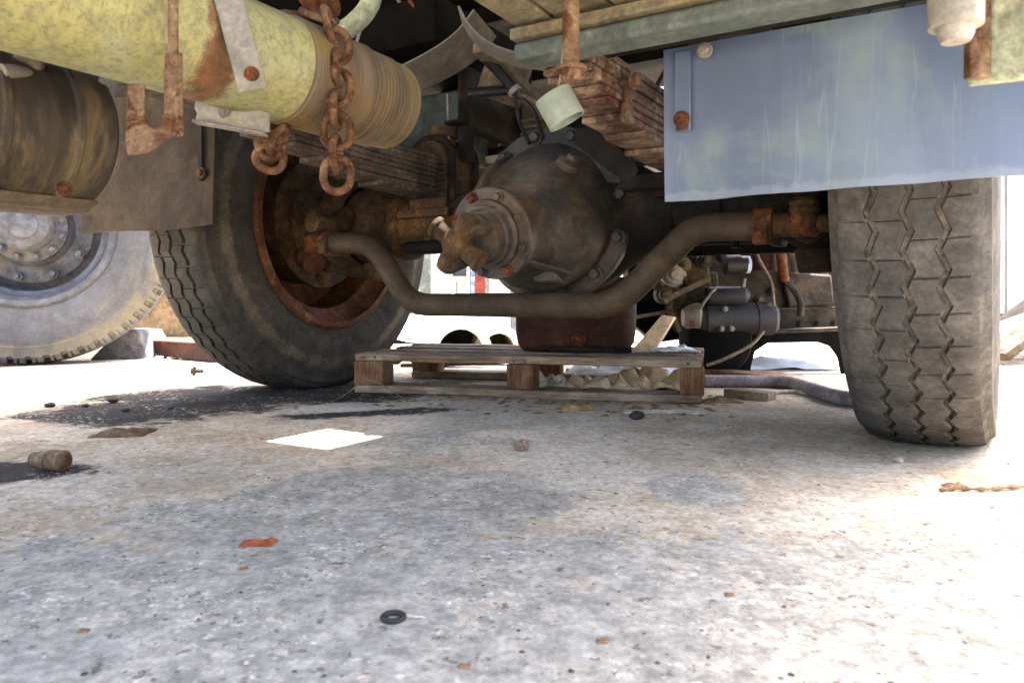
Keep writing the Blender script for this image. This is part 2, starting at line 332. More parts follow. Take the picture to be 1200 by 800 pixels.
# ------------------------------------------------------------------ mesh building
def frame(d):
    d = d.normalized(); a = Vector((0, 0, 1)) if abs(d.z) < .9 else Vector((1, 0, 0))
    x = d.cross(a).normalized(); return x, d.cross(x).normalized()
class MB:
    def __init__(s): s.v = []; s.f = []
    def add(s, vs, fs):
        o = len(s.v); s.v += [Vector(p) for p in vs]; s.f += [tuple(i+o for i in f) for f in fs]; return s
    def box(s, c, sz, rot=None):
        c = Vector(c); h = Vector(sz)/2; pts = []
        for x, y, z in ((-1,-1,-1),(1,-1,-1),(1,1,-1),(-1,1,-1),(-1,-1,1),(1,-1,1),(1,1,1),(-1,1,1)):
            p = Vector((x*h.x, y*h.y, z*h.z)); pts.append(c + (rot @ p if rot else p))
        return s.add(pts, [(0,3,2,1),(4,5,6,7),(0,1,5,4),(1,2,6,5),(2,3,7,6),(3,0,4,7)])
    def bar(s, a, b, w, h, up=(0, 0, 1)):
        a = Vector(a); b = Vector(b); d = (b-a).normalized(); x = d.cross(Vector(up)).normalized(); y = x.cross(d)
        R = Matrix((x, d, y)).transposed(); return s.box((a+b)/2, (w, (b-a).length, h), R)
    def tube(s, pts, r, n=14, caps=True, closed=False):
        pts = [Vector(p) for p in pts]; m = len(pts); rs = r if isinstance(r, (list, tuple)) else [r]*m
        x = None; rings = []
        for i in range(m):
            if closed: d = pts[(i+1) % m] - pts[i-1]
            else: d = pts[min(i+1, m-1)] - pts[max(i-1, 0)]
            d.normalize()
            if x is None: x, y = frame(d)
            else:
                x = (x - d*x.dot(d)).normalized(); y = d.cross(x).normalized()
            rings.append([pts[i] + (x*math.cos(2*PI*k/n) + y*math.sin(2*PI*k/n))*rs[i] for k in range(n)])
        vs = [p for g in rings for p in g]; fs = []
        for i in range(m if closed else m-1):
            j = (i+1) % m
            for k in range(n):
                fs.append((i*n+k, i*n+(k+1) % n, j*n+(k+1) % n, j*n+k))
        if caps and not closed: fs += [tuple(range(n))[::-1], tuple(range((m-1)*n, m*n))]
        return s.add(vs, fs)
    def lathe(s, o, axis, prof, n=32, caps=False, shift=None):
        """prof: (distance along axis, radius)"""
        o = Vector(o); d = Vector(axis).normalized(); x, y = frame(d); vs = []; fs = []
        for i, (t, r) in enumerate(prof):
            c = o + d*t + (shift[i] if shift else Vector((0, 0, 0)))
            vs += [c + (x*math.cos(2*PI*k/n) + y*math.sin(2*PI*k/n))*r for k in range(n)]
        for i in range(len(prof)-1):
            for k in range(n): fs.append((i*n+k, i*n+(k+1) % n, (i+1)*n+(k+1) % n, (i+1)*n+k))
        if caps: fs += [tuple(range(n))[::-1], tuple(range((len(prof)-1)*n, len(prof)*n))]
        return s.add(vs, fs)
    def prism(s, poly, ext):
        poly = [Vector(p) for p in poly]; e = Vector(ext); n = len(poly)
        vs = poly + [p+e for p in poly]
        fs = [tuple(range(n)), tuple(range(2*n-1, n-1, -1))] + [(i, i+n, (i+1) % n + n, (i+1) % n) for i in range(n)]
        return s.add(vs, fs)
    def ball(s, c, r, n=16, sz=(1, 1, 1)):
        c = Vector(c); prof = [(-math.cos(PI*i/8), math.sin(PI*i/8)) for i in range(9)]; vs = []; fs = []
        for t, q in prof:
            q = max(q, .02); vs += [c + Vector((q*math.cos(2*PI*k/n)*r*sz[0], q*math.sin(2*PI*k/n)*r*sz[1], t*r*sz[2])) for k in range(n)]
        for i in range(8):
            for k in range(n): fs.append((i*n+k, i*n+(k+1) % n, (i+1)*n+(k+1) % n, (i+1)*n+k))
        fs += [tuple(range(n))[::-1], tuple(range(8*n, 9*n))]
        return s.add(vs, fs)
    def hexbolt(s, c, axis, r, h, washer=True):
        c = Vector(c); d = Vector(axis).normalized()
        if washer: s.lathe(c, d, [(0, r*1.45), (h*.3, r*1.4), (h*.3, .0005)], 14)
        s.lathe(c, d, [(h*.25, r), (h*.85, r), (h, r*.8), (h, .0005)], 6); return s
    def strip(s, pts, wvec, th):
        """bent sheet: polyline swept by wvec, with thickness"""
        pts = [Vector(p) for p in pts]; m = len(pts); w = Vector(wvec); vs = []; fs = []
        for i in range(m):
            d = (pts[min(i+1, m-1)] - pts[max(i-1, 0)]).normalized(); nn = d.cross(w).normalized()*th
            vs += [pts[i], pts[i]+w, pts[i]+w+nn, pts[i]+nn]
        for i in range(m-1):
            a = i*4; b = a+4
            for k in range(4): fs.append((a+k, a+(k+1) % 4, b+(k+1) % 4, b+k))
        fs += [(0, 3, 2, 1), ((m-1)*4, (m-1)*4+1, (m-1)*4+2, (m-1)*4+3)]
        return s.add(vs, fs)
    def mesh(s, name, mat, smooth=35):
        me = bpy.data.meshes.new(name); me.from_pydata([tuple(p) for p in s.v], [], s.f)
        bm = bmesh.new(); bm.from_mesh(me); bmesh.ops.recalc_face_normals(bm, faces=bm.faces); bm.to_mesh(me); bm.free()
        me.materials.append(MATS[mat])
        if smooth: me.shade_smooth(); me.set_sharp_from_angle(angle=math.radians(smooth))
        return me
    def part(s, name, mat, parent, smooth=35, bevel=0, label=None, kind=None, seg=2):
        ob = bpy.data.objects.new(name, s.mesh(name, mat, smooth)); COL.objects.link(ob); ob.parent = parent
        if bevel: bev(ob, bevel, seg)
        if label: ob['label'] = label
        if kind: ob['kind'] = kind
        return ob
    def thing(s, name, mat, label, cat, group=None, smooth=35, bevel=0, kind=None):
        lo = Vector((min(p.x for p in s.v), min(p.y for p in s.v), min(p.z for p in s.v)))
        hi = Vector((max(p.x for p in s.v), max(p.y for p in s.v), max(p.z for p in s.v)))
        o = Vector(((lo.x+hi.x)/2, (lo.y+hi.y)/2, lo.z)); s.v = [p-o for p in s.v]
        ob = bpy.data.objects.new(name, s.mesh(name, mat, smooth)); COL.objects.link(ob); ob.location = o
        if bevel: bev(ob, bevel)
        tag(ob, label, cat, group, kind); return ob
def bev(ob, w, seg=2):
    m = ob.modifiers.new('bevel', 'BEVEL'); m.width = w; m.segments = seg; m.limit_method = 'ANGLE'; m.angle_limit = math.radians(40)
def tag(o, label=None, cat=None, group=None, kind=None):
    if label: o['label'] = label
    if cat: o['category'] = cat
    if group: o['group'] = group
    if kind: o['kind'] = kind
    return o
def empty(name, loc=(0, 0, 0), parent=None, rz=0):
    o = bpy.data.objects.new(name, None); COL.objects.link(o); o.location = loc; o.rotation_euler = (0, 0, rz)
    o.empty_display_size = .05
    if parent: o.parent = parent
    return o
def fillet(pts, r, n=6):
    pts = [Vector(p) for p in pts]; out = [pts[0]]
    for i in range(1, len(pts)-1):
        a, b, c = pts[i-1], pts[i], pts[i+1]
        l = min(r, (a-b).length*.48, (c-b).length*.48)
        p = b + (a-b).normalized()*l; q = b + (c-b).normalized()*l
        for k in range(n+1):
            t = k/n; out.append(p*(1-t)**2 + b*2*t*(1-t) + q*t*t)
    out.append(pts[-1]); return out
def spline(pts, n=8):
    pts = [Vector(p) for p in pts]; P = [pts[0]*2-pts[1]] + pts + [pts[-1]*2-pts[-2]]; out = []
    for i in range(1, len(P)-2):
        for k in range(n):
            t = k/n; a, b, c, d = P[i-1:i+3]
            out.append(.5*((2*b) + (c-a)*t + (2*a-5*b+4*c-d)*t*t + (3*b-a-3*c+d)*t**3))
    out.append(pts[-1]); return out

# ------------------------------------------------------------------ ground
def ground_z(x, y):
    q = Vector((x*1.3, y*1.3, 0))
    return (mnoise.noise(q)*.0022 + mnoise.noise(q*4)*.0008 - .0025) if abs(x) < 6 and abs(y) < 8 else -.0025
def make_ground():
    n = 140; g = MB()
    # graded grid: fine near the truck, then out to the horizon
    def axis(c, half, far):
        a = list(np.linspace(c-half, c+half, 60)); k = 1.0
        for i in range(14):
            k *= 1.55; a.append(c+half+k*.25); a.insert(0, c-half-k*.25)
        a[0] = -far; a[-1] = far; return a
    xs = axis(0, 2.4, 220); ys = axis(2.0, 2.4, 220)
    for y in ys:
        for x in xs:
            g.v.append(Vector((x, y, ground_z(x, y))))
    w = len(xs)
    for j in range(len(ys)-1):
        for i in range(w-1): g.f.append((j*w+i, j*w+i+1, (j+1)*w+i+1, (j+1)*w+i))
    ob = bpy.data.objects.new('ground', g.mesh('ground', 'concrete', 60)); COL.objects.link(ob); ob['kind'] = 'structure'
make_ground()

# ------------------------------------------------------------------ tyres
def tyre_mesh(name, mat, R, tread_w, sect_w, rim_r, load, style='zig', npitch=38):
    """about the x axis; hub at the origin, squashed on the ground at z=-load"""
    cols = []           # (w, r, groove depth, follows zigzag, kind)
    hw = tread_w/2; hs = sect_w/2; H = R-rim_r
    side = [(.78*hs, 0.0), (.90*hs, .06), (.99*hs, .24), (1.02*hs, .40), (1.0*hs, .55), (.965*hs, .66), (.955*hs, .67), (.955*hs, .70), (.94*hs, .715), (.93*hs, .82), (.925*hs, .83), (.925*hs, .86), (.91*hs, .87)]
    left = [(-w, rim_r + q*H, 0, 0, 'side') for w, q in side]
    right = [(w, rim_r + q*H, 0, 0, 'side') for w, q in reversed(side)]
    def crown(w): return R - .010*(w/hw)**2
    tr = [(-hw-.002, crown(-hw)-.012, 0, 0, 'sh'), (-hw+.004, crown(-hw)-.002, 0, 0, 'sh'), (-hw*.86, crown(hw*.86), 0, 0, 'out')]
    if style == 'zig':
        gd = .0095
        for gi, gw in enumerate((-.47*hw, .02*hw, .50*hw)):
            a = .0042
            tr += [(gw-.021 if gi == 0 else gw-.016, 0, 0, 1, 'preL%d' % gi), (gw-a-.0012, 0, 0, 1, 'edge'), (gw-a+.0006, 0, gd, 1, 'gr'), (gw+a-.0006, 0, gd, 1, 'gr'), (gw+a+.0012, 0, 0, 1, 'edge'), (gw+.016, 0, 0, 1, 'postR%d' % gi)]
        tr = [(w, crown(w) if r == 0 else r, d, z, k) for w, r, d, z, k in tr]
    else:
        for q in (-.55, -.45, -.15, .15, .45, .55):
            tr.append((q*hw, crown(q*hw), 0, 0, 'lug%d' % (1 if abs(q) > .5 else 0)))
    tr += [(hw*.86, crown(hw*.86), 0, 0, 'out'), (hw-.004, crown(hw)-.002, 0, 0, 'sh'), (hw+.002, crown(hw)-.012, 0, 0, 'sh')]
    cols = left + tr + right
    ang = 2*PI/npitch; rows = []
    if style == 'zig':
        s = .026
        marks = [(0, 'a0'), (.06, ''), (.17, ''), (.17+s, 'sA'), (.17+2*s, 'sA'), (.17+3*s, ''), (.33, ''), (.5, ''), (.56, ''), (.67, ''), (.67+s, 'sB'), (.67+2*s, 'sB'), (.67+3*s, ''), (.83, '')]
    else:
        marks = [(0, ''), (.04, 'L'), (.34, 'L'), (.38, ''), (.55, ''), (.58, 'S'), (.66, 'S'), (.69, ''), (.85, '')]
    verts = []; nr = 0; flg = []
    rnd = random.Random(hash_name(name))
    for p in range(npitch):
        for fr, mk in marks:
            th = (p+fr)*ang; nr += 1
            ph = fr*2; tri = (ph if ph <= 1 else 2-ph)*2-1      # -1..1 triangle
            zz = .0058*tri
            for w, r, d, z, k in cols:
                ww = w + (zz if z else 0); rr = r - d
                if style == 'zig':
                    if mk == 'sA' and k in ('postR0', 'preL1'): rr -= .0055
                    if mk == 'sA' and k in ('preL0',) : rr -= .0055
                    if mk == 'sA' and k in ('edge',) and w < .02*hw+.001: rr -= .0055 if w > -.47*hw or True else 0
                    if mk == 'sB' and k in ('postR1', 'preL2', 'postR2'): rr -= .0055
                    if mk == 'sB' and k in ('edge',) and w > .02*hw-.001: rr -= .0055
                    if k == 'sh': rr += rnd.uniform(-.0012, .0012)
                else:
                    if k in ('out', 'sh', 'lug1') and mk == 'L': rr -= .017 if k != 'sh' else .015
                    if k in ('out', 'sh') and mk == 'S': rr -= .009
                    if k == 'side' and r > rim_r+.8*H and mk == 'L': rr -= .006
                flg.append(1 if (rr < r-.002 and k not in ('side', 'sh')) else 0)
                verts.append((ww, rr*math.sin(th), -rr*math.cos(th)))
    verts = np.array(verts); nc = len(cols)
    low = verts[:, 2] < -load
    # bulge near the contact patch, then flatten
    near = np.clip((-verts[:, 2]-(load-.10))/.10, 0, 1)
    verts[:, 0] *= 1 + .07*near*(np.abs(verts[:, 0]) > hw*.9)
    depth = -load - verts[:, 2]
    verts[low, 2] = -load + np.clip(depth[low]*.02, 0, .002)
    idx = np.arange(nr*nc).reshape(nr, nc); nx = np.roll(idx, -1, axis=0)
    q = np.stack([idx[:, :-1], nx[:, :-1], nx[:, 1:], idx[:, 1:]], -1).reshape(-1, 4)
    me = bpy.data.meshes.new(name); me.vertices.add(len(verts)); me.vertices.foreach_set('co', verts.ravel())
    me.loops.add(q.size); me.loops.foreach_set('vertex_index', q.ravel().astype(np.int32))
    me.polygons.add(len(q)); me.polygons.foreach_set('loop_start', (np.arange(len(q))*4).astype(np.int32))
    me.update(calc_edges=True); me.validate()
    bm = bmesh.new(); bm.from_mesh(me); bmesh.ops.recalc_face_normals(bm, faces=bm.faces)
    bm.to_mesh(me); bm.free()
    me.materials.append(MATS[mat])
    if style == 'zig':
        me.materials.append(MATS['groove_dust'])
        fa = np.array(flg).reshape(nr, nc); fb = np.roll(fa, -1, axis=0); isg = (fa[:, :-1] + fa[:, 1:] + fb[:, :-1] + fb[:, 1:]) >= 3
        me.polygons.foreach_set('material_index', isg.astype(np.int32).ravel())
    me.shade_smooth(); me.set_sharp_from_angle(angle=math.radians(32))
    return me
def add_mesh(name, me, parent):
    o = bpy.data.objects.new(name, me); COL.objects.link(o); o.parent = parent; return o

# ------------------------------------------------------------------ the truck
truck = empty('truck', AX, None, -YAW)
tag(truck, 'old truck seen from below with rusty axle, blue splash panel and yellow tube', 'truck')
LOAD = .497
STEER = math.radians(-1.0)

def build_wheel(u, inner_sign, mat, steer):
    w = empty('wheel', (u, 0, LOAD), truck, math.radians(steer))
    add_mesh('tyre', tyre_mesh('tyre', mat, .512, .182, .220, .312, LOAD, 'zig', 56), w)
    s = inner_sign
    # rim: flange, bead seat, lip, well, disc; open towards the inside of the truck
    prof = [(.140, .302), (.141, .318), (.130, .326), (.118, .320), (.116, .306), (.106, .300), (.080, .284), (.072, .270), (.066, .262), (.056, .262), (.050, .268), (-.03, .262), (-.09, .262), (-.115, .285), (-.125, .315), (-.132, .318), (-.134, .300)]
    prof = [(a_*.79, r_) for a_, r_ in prof]
    MB().lathe((0, 0, 0), (s, 0, 0), prof, 64).part('rim', 'rim_rust', w)
    MB().lathe((0, 0, 0), (s, 0, 0), [(-.062, .272), (-.07, .2605), (-.075, .22), (-.055, .17), (-.055, .10), (-.07, .09), (-.088, .085), (-.09, .001)], 48).part('wheel_disc', 'rim_rust', w)
    return w
wl_ = build_wheel(-.80, 1, 'rubber_tan', 3.5)
wr_ = build_wheel(.885, -1, 'rubber', -2.2)
# brake drums and backing plates inside the wheels
for w, s in ((wl_, 1), (wr_, -1)):
    MB().lathe((0, 0, 0), (s, 0, 0), [(-.05, .185), (.035, .19), (.04, .197), (.05, .197), (.052, .185), (.056, .06), (.056, .001)], 48).part('brake_drum', 'axle_brown', w)
    MB().lathe((0, 0, 0), (s, 0, 0), [(.066, .15), (.085, .145), (.10, .12), (.13, .105), (.15, .10), (.15, .001)], 36).part('hub_housing', 'axle_brown', w)
    for k in range(10):
        a = 2*PI*k/10 + .2
        MB().hexbolt((s*.084, .128*math.cos(a), .128*math.sin(a)), (s, 0, 0), .011, .014).part('bolt', 'axle_brown', w)
    # slack adjuster arm and brake chamber boss low in the rim
    MB().tube([(s*.08, -.10, -.11), (s*.13, -.12, -.13)], .034, 16).part('brake_cylinder', 'rim_rust', w, bevel=.004)
    MB().bar((s*.075, -.15, .02), (s*.10, -.05, -.19), .03, .016).part('brake_bracket', 'axle_brown', w, bevel=.003)

# axle housing
def flat(g):
    for p in g.v:
        r = math.hypot(p.y, p.z-.468)
        if r > .085: p.y *= .085/r
    return g
ax = empty('axle', (0, 0, 0), truck)
AZ = .468
UD = .085                      # lateral place of the differential
flat(MB().lathe((UD, 0, AZ), (-1, 0, 0), [(.0, .19), (.10, .175), (.17, .135), (.24, .092), (.32, .076), (.47, .074), (.475, .092), (.505, .094), (.51, .07), (.60, .066)], 36)).part('axle_tube', 'axle_brown', ax)
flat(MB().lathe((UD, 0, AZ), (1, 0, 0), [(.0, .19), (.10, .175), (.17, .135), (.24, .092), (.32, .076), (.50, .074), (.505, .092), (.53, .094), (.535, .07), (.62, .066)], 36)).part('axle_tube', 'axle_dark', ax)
bw = MB().lathe((UD, .075, AZ), (0, -1, 0), [(-.12, .02), (-.11, .09), (-.075, .15), (-.02, .187), (.06, .198), (.12, .20), (.128, .197)], 48).part('housing_bowl', 'axle_dark', ax)
# ball ends, kingpin knuckles
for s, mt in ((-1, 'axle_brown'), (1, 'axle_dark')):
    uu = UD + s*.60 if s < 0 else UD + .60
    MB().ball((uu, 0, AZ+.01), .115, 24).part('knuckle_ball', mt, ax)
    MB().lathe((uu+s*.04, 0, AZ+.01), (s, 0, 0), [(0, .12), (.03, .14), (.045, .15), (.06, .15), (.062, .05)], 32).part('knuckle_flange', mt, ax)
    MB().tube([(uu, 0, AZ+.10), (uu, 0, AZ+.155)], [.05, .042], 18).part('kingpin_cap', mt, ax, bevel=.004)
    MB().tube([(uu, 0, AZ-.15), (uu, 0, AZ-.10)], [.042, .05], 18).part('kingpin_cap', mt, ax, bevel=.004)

# differential carrier with pinion nose
df = empty('differential', (0, 0, 0), truck)
FC = Vector((UD, -.06, AZ)); RC = Vector((UD-.005, -.325, .402)); axd = (RC-FC).normalized()
MB().lathe((UD, -.052, AZ), (0, -1, 0), [(0, .214), (.018, .214), (.022, .211), (.024, .15)], 72).part('flange', 'nose', df)
secs = [(0.0, .172), (.02, .172), (.05, .170), (.08, .166), (.11, .158), (.135, .147), (.158, .133), (.178, .118), (.196, .106), (.215, .098), (.24, .094), (.262, .092)]
sh = []
vs = MB(); n = 56; dL = (RC-FC).length
for t, r in secs:
    k = t/dL; c = FC.lerp(RC, k) + Vector((0, 0, -.006*math.sin(k*PI))); d = Vector((0, -1, 0)).lerp(axd, min(1, k*1.5)).normalized(); x, y = frame(d)
    for q in range(n):
        a = 2*PI*q/n; rr = r*(1 + .02*math.sin(3*a+k*2) + .015*k*math.sin(7*a) + .018*mnoise.noise(Vector((math.cos(a)*3, math.sin(a)*3, t*30))) - (.03 if 4.2 < a < 4.75 and .03 < t < .19 else 0))
        vs.v.append(c + (x*math.cos(a) + y*math.sin(a))*rr)
for i in range(len(secs)-1):
    for q in range(n): vs.f.append((i*n+q, i*n+(q+1) % n, (i+1)*n+(q+1) % n, (i+1)*n+q))
vs.part('carrier_nose', 'nose', df, 60)
x, y = frame(axd)
for a, k in ((.3, .25), (1.4, .35), (4.0, .3)):
    dv = x*math.cos(a) + y*math.sin(a)
    MB().lathe(FC.lerp(RC, k) + dv*.145, dv, [(0, .03), (.02, .028), (.026, .018), (.027, .013), (.038, .012), (.039, .001)], 16).part('boss', 'nose', df, bevel=.002)
MB().box(FC.lerp(RC, .35) + Vector((.06, -.03, -.13)), (.05, .06, .03)).part('drain_boss', 'nose', df, bevel=.006)
# cast ribs
for a in (2.2, 5.2):
    x, y = frame(axd); dv = x*math.cos(a) + y*math.sin(a)
    MB().prism([FC + dv*.13 + axd*.01, FC + dv*.182 + axd*.005, FC.lerp(RC, .5) + dv*.158, FC.lerp(RC, .9) + dv*.098, FC.lerp(RC, .9) + dv*.07], axd.cross(dv)*.02).part('rib', 'nose', df, bevel=.005)
for k in range(12):
    a = 2*PI*(k+.35)/12
    MB().hexbolt((UD+.192*math.cos(a), -.0745, AZ+.192*math.sin(a)), (0, -1, 0), .0138, .018).part('bolt', 'nose', df)
MB().lathe(RC - axd*.012, axd, [(-.012, .085), (-.01, .098), (.012, .100), (.016, .097), (.017, .074)], 48).part('bearing_retainer', 'nose', df)
x, y = frame(axd)
for k in range(8):
    a = 2*PI*(k+.5)/8; dv = x*math.cos(a) + y*math.sin(a)
    MB().hexbolt(RC + dv*.085 + axd*.004, axd, .0095, .012).part('bolt', 'orange_rust' if k in (2, 6, 7) else 'nose', df)
MB().lathe(RC, axd, [(.0, .076), (.016, .074), (.02, .066), (.034, .064), (.036, .058), (.06, .054), (.064, .03), (.066, .001)], 48).part('seal_hub', 'nose', df)
# universal joint: yoke ears, cross and bearing cups
uj = RC + axd*.118 + Vector((-.004, 0, 0))
c1 = (x*math.cos(.9) + y*math.sin(.9)); c2 = axd.cross(c1).normalized()
for s in (-1, 1):
    MB().prism([RC+axd*.055 + c1*s*.022 - c2*.026, RC+axd*.055 + c1*s*.022 + c2*.026, uj + c1*s*.036 + c2*.024 + axd*.006, uj + c1*s*.036 + axd*.022, uj + c1*s*.036 - c2*.024 + axd*.006], c1*s*.026).part('yoke_ear', 'nose', df, bevel=.006)
MB().ball(uj, .033, 18).part('joint_cross', 'axle_brown', df)
for dv in (c1, -c1):
    MB().tube([uj+dv*.01, uj+dv*.064], .021, 16).part('bearing_cup', 'axle_brown', df, bevel=.003)
for dv in (c2, -c2):
    MB().tube([uj+dv*.01, uj+dv*.05, uj+dv*.052, uj+dv*.064], [.02, .0195, .024, .023], 16).part('bearing_cup', 'axle_brown', df, bevel=.003)

# tie rod
VT = .25
tr = empty('tie_rod', (0, 0, 0), truck)
rp = [Lv(*p, VT) for p in ((390, 285), (437, 285), (481, 357), (722, 358), (812, 268), (850, 265), (893, 265))]
path = fillet(rp, .055, 10)
MB().tube(path, .027, 22).part('rod', 'tie_rod', tr)
a = rp[-1]
MB().lathe(a - Vector((.012, 0, 0)), (1, 0, 0), [(0, .026), (.0, .034), (.034, .034), (.034, .026)], 24).part('clamp_ring', 'orange_rust', tr)
MB().lathe(a + Vector((.02, 0, 0)), (1, 0, 0), [(0, .024), (.03, .021), (.05, .017), (.10, .016)], 20).part('rod_end', 'axle_brown', tr)
MB().box(a + Vector((.004, -.028, -.018)), (.026, .018, .034)).hexbolt(a + Vector((.004, -.037, -.02)), (0, -1, 0), .009, .012).part('clamp', 'orange_rust', tr, bevel=.003)
b = Lv(943, 263, VT)
MB().lathe(b + Vector((0, 0, -.022)), (0, 0, 1), [(0, .001), (0, .02), (.006, .026), (.034, .028), (.04, .024), (.04, .001)], 24).part('ball_joint', 'orange_rust', tr)
MB().lathe(b + Vector((0, 0, .018)), (0, 0, 1), [(0, .024), (.008, .028), (.016, .024), (.022, .027), (.03, .02), (.032, .001)], 20).part('dust_boot', 'axle_brown', tr)
a = rp[0]
MB().lathe(a + Vector((.008, 0, 0)), (-1, 0, 0), [(0, .026), (0, .033), (.03, .033), (.03, .02), (.07, .017), (.07, .001)], 24).part('rod_end', 'orange_rust', tr)
MB().box(a + Vector((-.006, -.028, -.014)), (.024, .016, .03)).part('clamp', 'axle_brown', tr, bevel=.003)
b = Lv(369, 285, VT)
MB().lathe(b + Vector((0, 0, -.026)), (0, 0, 1), [(0, .001), (0, .022), (.004, .027), (.04, .026), (.046, .02), (.046, .001)], 24).part('ball_joint', 'orange_rust', tr)
# steering arms from the knuckles to the ball joints
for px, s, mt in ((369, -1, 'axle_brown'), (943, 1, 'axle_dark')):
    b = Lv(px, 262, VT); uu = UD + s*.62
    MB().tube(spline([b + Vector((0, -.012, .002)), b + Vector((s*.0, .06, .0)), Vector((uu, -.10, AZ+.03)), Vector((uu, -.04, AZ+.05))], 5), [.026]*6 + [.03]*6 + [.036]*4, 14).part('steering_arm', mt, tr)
    MB().hexbolt(b + Vector((0, 0, .02)), (0, 0, 1), .013, .02).part('castle_nut', mt, tr)

# leaf springs
def spring(u, z_top, v0s, v1s, mat, curve, n=9, w=.076, th=.0112):
    sp = empty('leaf_spring', (0, 0, 0), truck)
    for i in range(n):
        z = z_top - i*(th+.0012); v0 = v0s[i]; v1 = v1s[i] + random.uniform(-.012, .012); m = MB(); pts = []; w_ = w + random.uniform(-.004, .004)
        K = 10
        for k in range(K+1):
            v = v0 + (v1-v0)*k/K; pts.append(Vector((u-w/2 + .0012*((i*7) % 3 - 1), -v, z + curve*(v/.7)**2)))
        m.strip(pts, (w_, 0, 0), th)
        m.part('leaf', mat, sp, 30, bevel=.0014, seg=1)
    return sp
lsp = spring(-.284, .634, [-.75]*3 + [-.65, -.58, -.5, -.42, -.33, -.25], [.95, .95, .9, .74, .66, .58, .49, .40, .30], 'spring_brown', .012)
rsp = spring(.44, .632, [-.75]*4 + [-.65, -.58, -.5, -.42, -.33, -.25], [.715, .71, .70, .69, .675, .65, .61, .55, .47, .36], 'spring_red', -.004, 10, .078, .0102)
# spring seat with ribbed saddle and U-bolts (left), clip (right)
sad = []
ux0, ux1 = -.284-.062, -.284+.062
for k in range(13):
    a = PI*k/12; sad.append(Vector((-.284 - .062*math.cos(a), .075, .632 + .058*math.sin(a))))
sad = [Vector((ux0, .075, .50))] + sad + [Vector((ux1, .075, .50))]
MB().prism(sad, (0, -.15, 0)).part('saddle', 'axle_brown', lsp, bevel=.004)
for vv in (-.055, .055):
    pts = [Vector((p.x*1.0 + (.008 if p.x > -.284 else -.008), -vv, p.z + (.008 if p.z > .6 else 0))) for p in sad]
    MB().tube([p for p in pts[:1]] + pts[1:-1] + pts[-1:], .0095, 10).part('u_bolt', 'frame_dark', lsp)
for k in range(7):
    MB().box((-.284, -.078, .535 + k*.014), (.118, .008, .006)).part('saddle_rib', 'frame_dark', lsp, bevel=.002)
MB().box((-.284, 0, .492), (.17, .20, .022)).part('spring_plate', 'axle_brown', lsp, bevel=.004)
MB().lathe((-.284, .0, .685), (0, 0, 1), [(0, .034), (.012, .034), (.014, .03), (.02, .03), (.022, .04), (.05, .042), (.052, .001)], 20).part('bump_stop', 'axle_brown', lsp)
c = Lu(735, 118, .488)
MB().tube([c + Vector((0, 0, -.026)), c + Vector((0, 0, .034))], .007, 10).box(c + Vector((.0, 0, -.02)), (.012, .022, .03)).part('spring_clip', 'spring_red', rsp, bevel=.002)
MB().tube([c + Vector((.012, 0, .03)), c + Vector((-.10, 0, .03))], .007, 10).hexbolt(c + Vector((.008, 0, .03)), (1, 0, 0), .011, .012).part('clip_bolt', 'spring_red', rsp)
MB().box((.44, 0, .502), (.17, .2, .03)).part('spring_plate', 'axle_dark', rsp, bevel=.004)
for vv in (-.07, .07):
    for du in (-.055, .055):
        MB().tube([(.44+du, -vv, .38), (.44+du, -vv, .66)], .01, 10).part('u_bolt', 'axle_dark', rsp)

# axle bracing below the left seat
MB().box((-.285, -.07, .445), (.02, .012, .09)).part('seat_web', 'axle_brown', ax, bevel=.002)
MB().bar((-.20, -.06, .38), (-.10, -.08, .47), .014, .03).part('brace', 'axle_brown', ax, bevel=.002)
MB().tube([(-.34, -.09, .40), (.02, -.11, .40)], .018, 12).part('brake_pipe', 'axle_dark', ax)

# ---------------- chassis and body above
ch = empty('chassis', (0, 0, 0), truck)
def rail(u, z, h, v0, v1, mat, flip):
    f = .055*flip
    MB().prism([(u, -v0, z), (u+f, -v0, z), (u+f, -v0, z+.009), (u+.009*flip, -v0, z+.009), (u+.009*flip, -v0, z+h-.009), (u+f, -v0, z+h-.009), (u+f, -v0, z+h), (u, -v0, z+h)], (0, v0-v1, 0)).part('rail', mat, ch, bevel=.003)
rail(-.20, .735, .16, -1.7, .04, 'frame_dark', -1)
rail(.50, .735, .17, -1.7, .55, 'frame_dark', 1)
for v in (-.95, -.35):
    MB().box((.15, -v, .80), (.70, .05, .09)).part('crossmember', 'frame_dark', ch, bevel=.004)
HOLE = Wg(388, 512); hz = 1.18
hw_ = toL(HOLE + SUN*(hz/SUN.z))
# floor plates over the chassis, with one missing plate that lets a patch of sun through
BX0, BX1, BV0, BV1 = -.80, 1.26, -1.40, 1.9
hs = .078
y0, y1 = -BV1, -BV0
for (xa, xb, ya, yb) in ((BX0, hw_.x-hs, y0, y1), (hw_.x-hs, hw_.x+hs, y0, hw_.y-hs), (hw_.x-hs, hw_.x+hs, hw_.y+hs, y1), (hw_.x+hs, BX1, y0, y1)):
    if xb-xa > .01 and yb-ya > .01:
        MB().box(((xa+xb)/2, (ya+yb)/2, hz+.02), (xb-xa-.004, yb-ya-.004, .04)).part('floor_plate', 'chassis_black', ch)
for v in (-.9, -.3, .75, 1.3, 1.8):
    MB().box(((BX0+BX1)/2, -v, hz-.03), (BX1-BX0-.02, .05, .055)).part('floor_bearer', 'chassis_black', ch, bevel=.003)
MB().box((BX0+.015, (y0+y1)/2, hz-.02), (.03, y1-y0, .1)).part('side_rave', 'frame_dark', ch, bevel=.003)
MB().box((BX1-.015, (y0+y1)/2, hz-.02), (.03, y1-y0, .1)).part('side_rave', 'frame_dark', ch, bevel=.003)

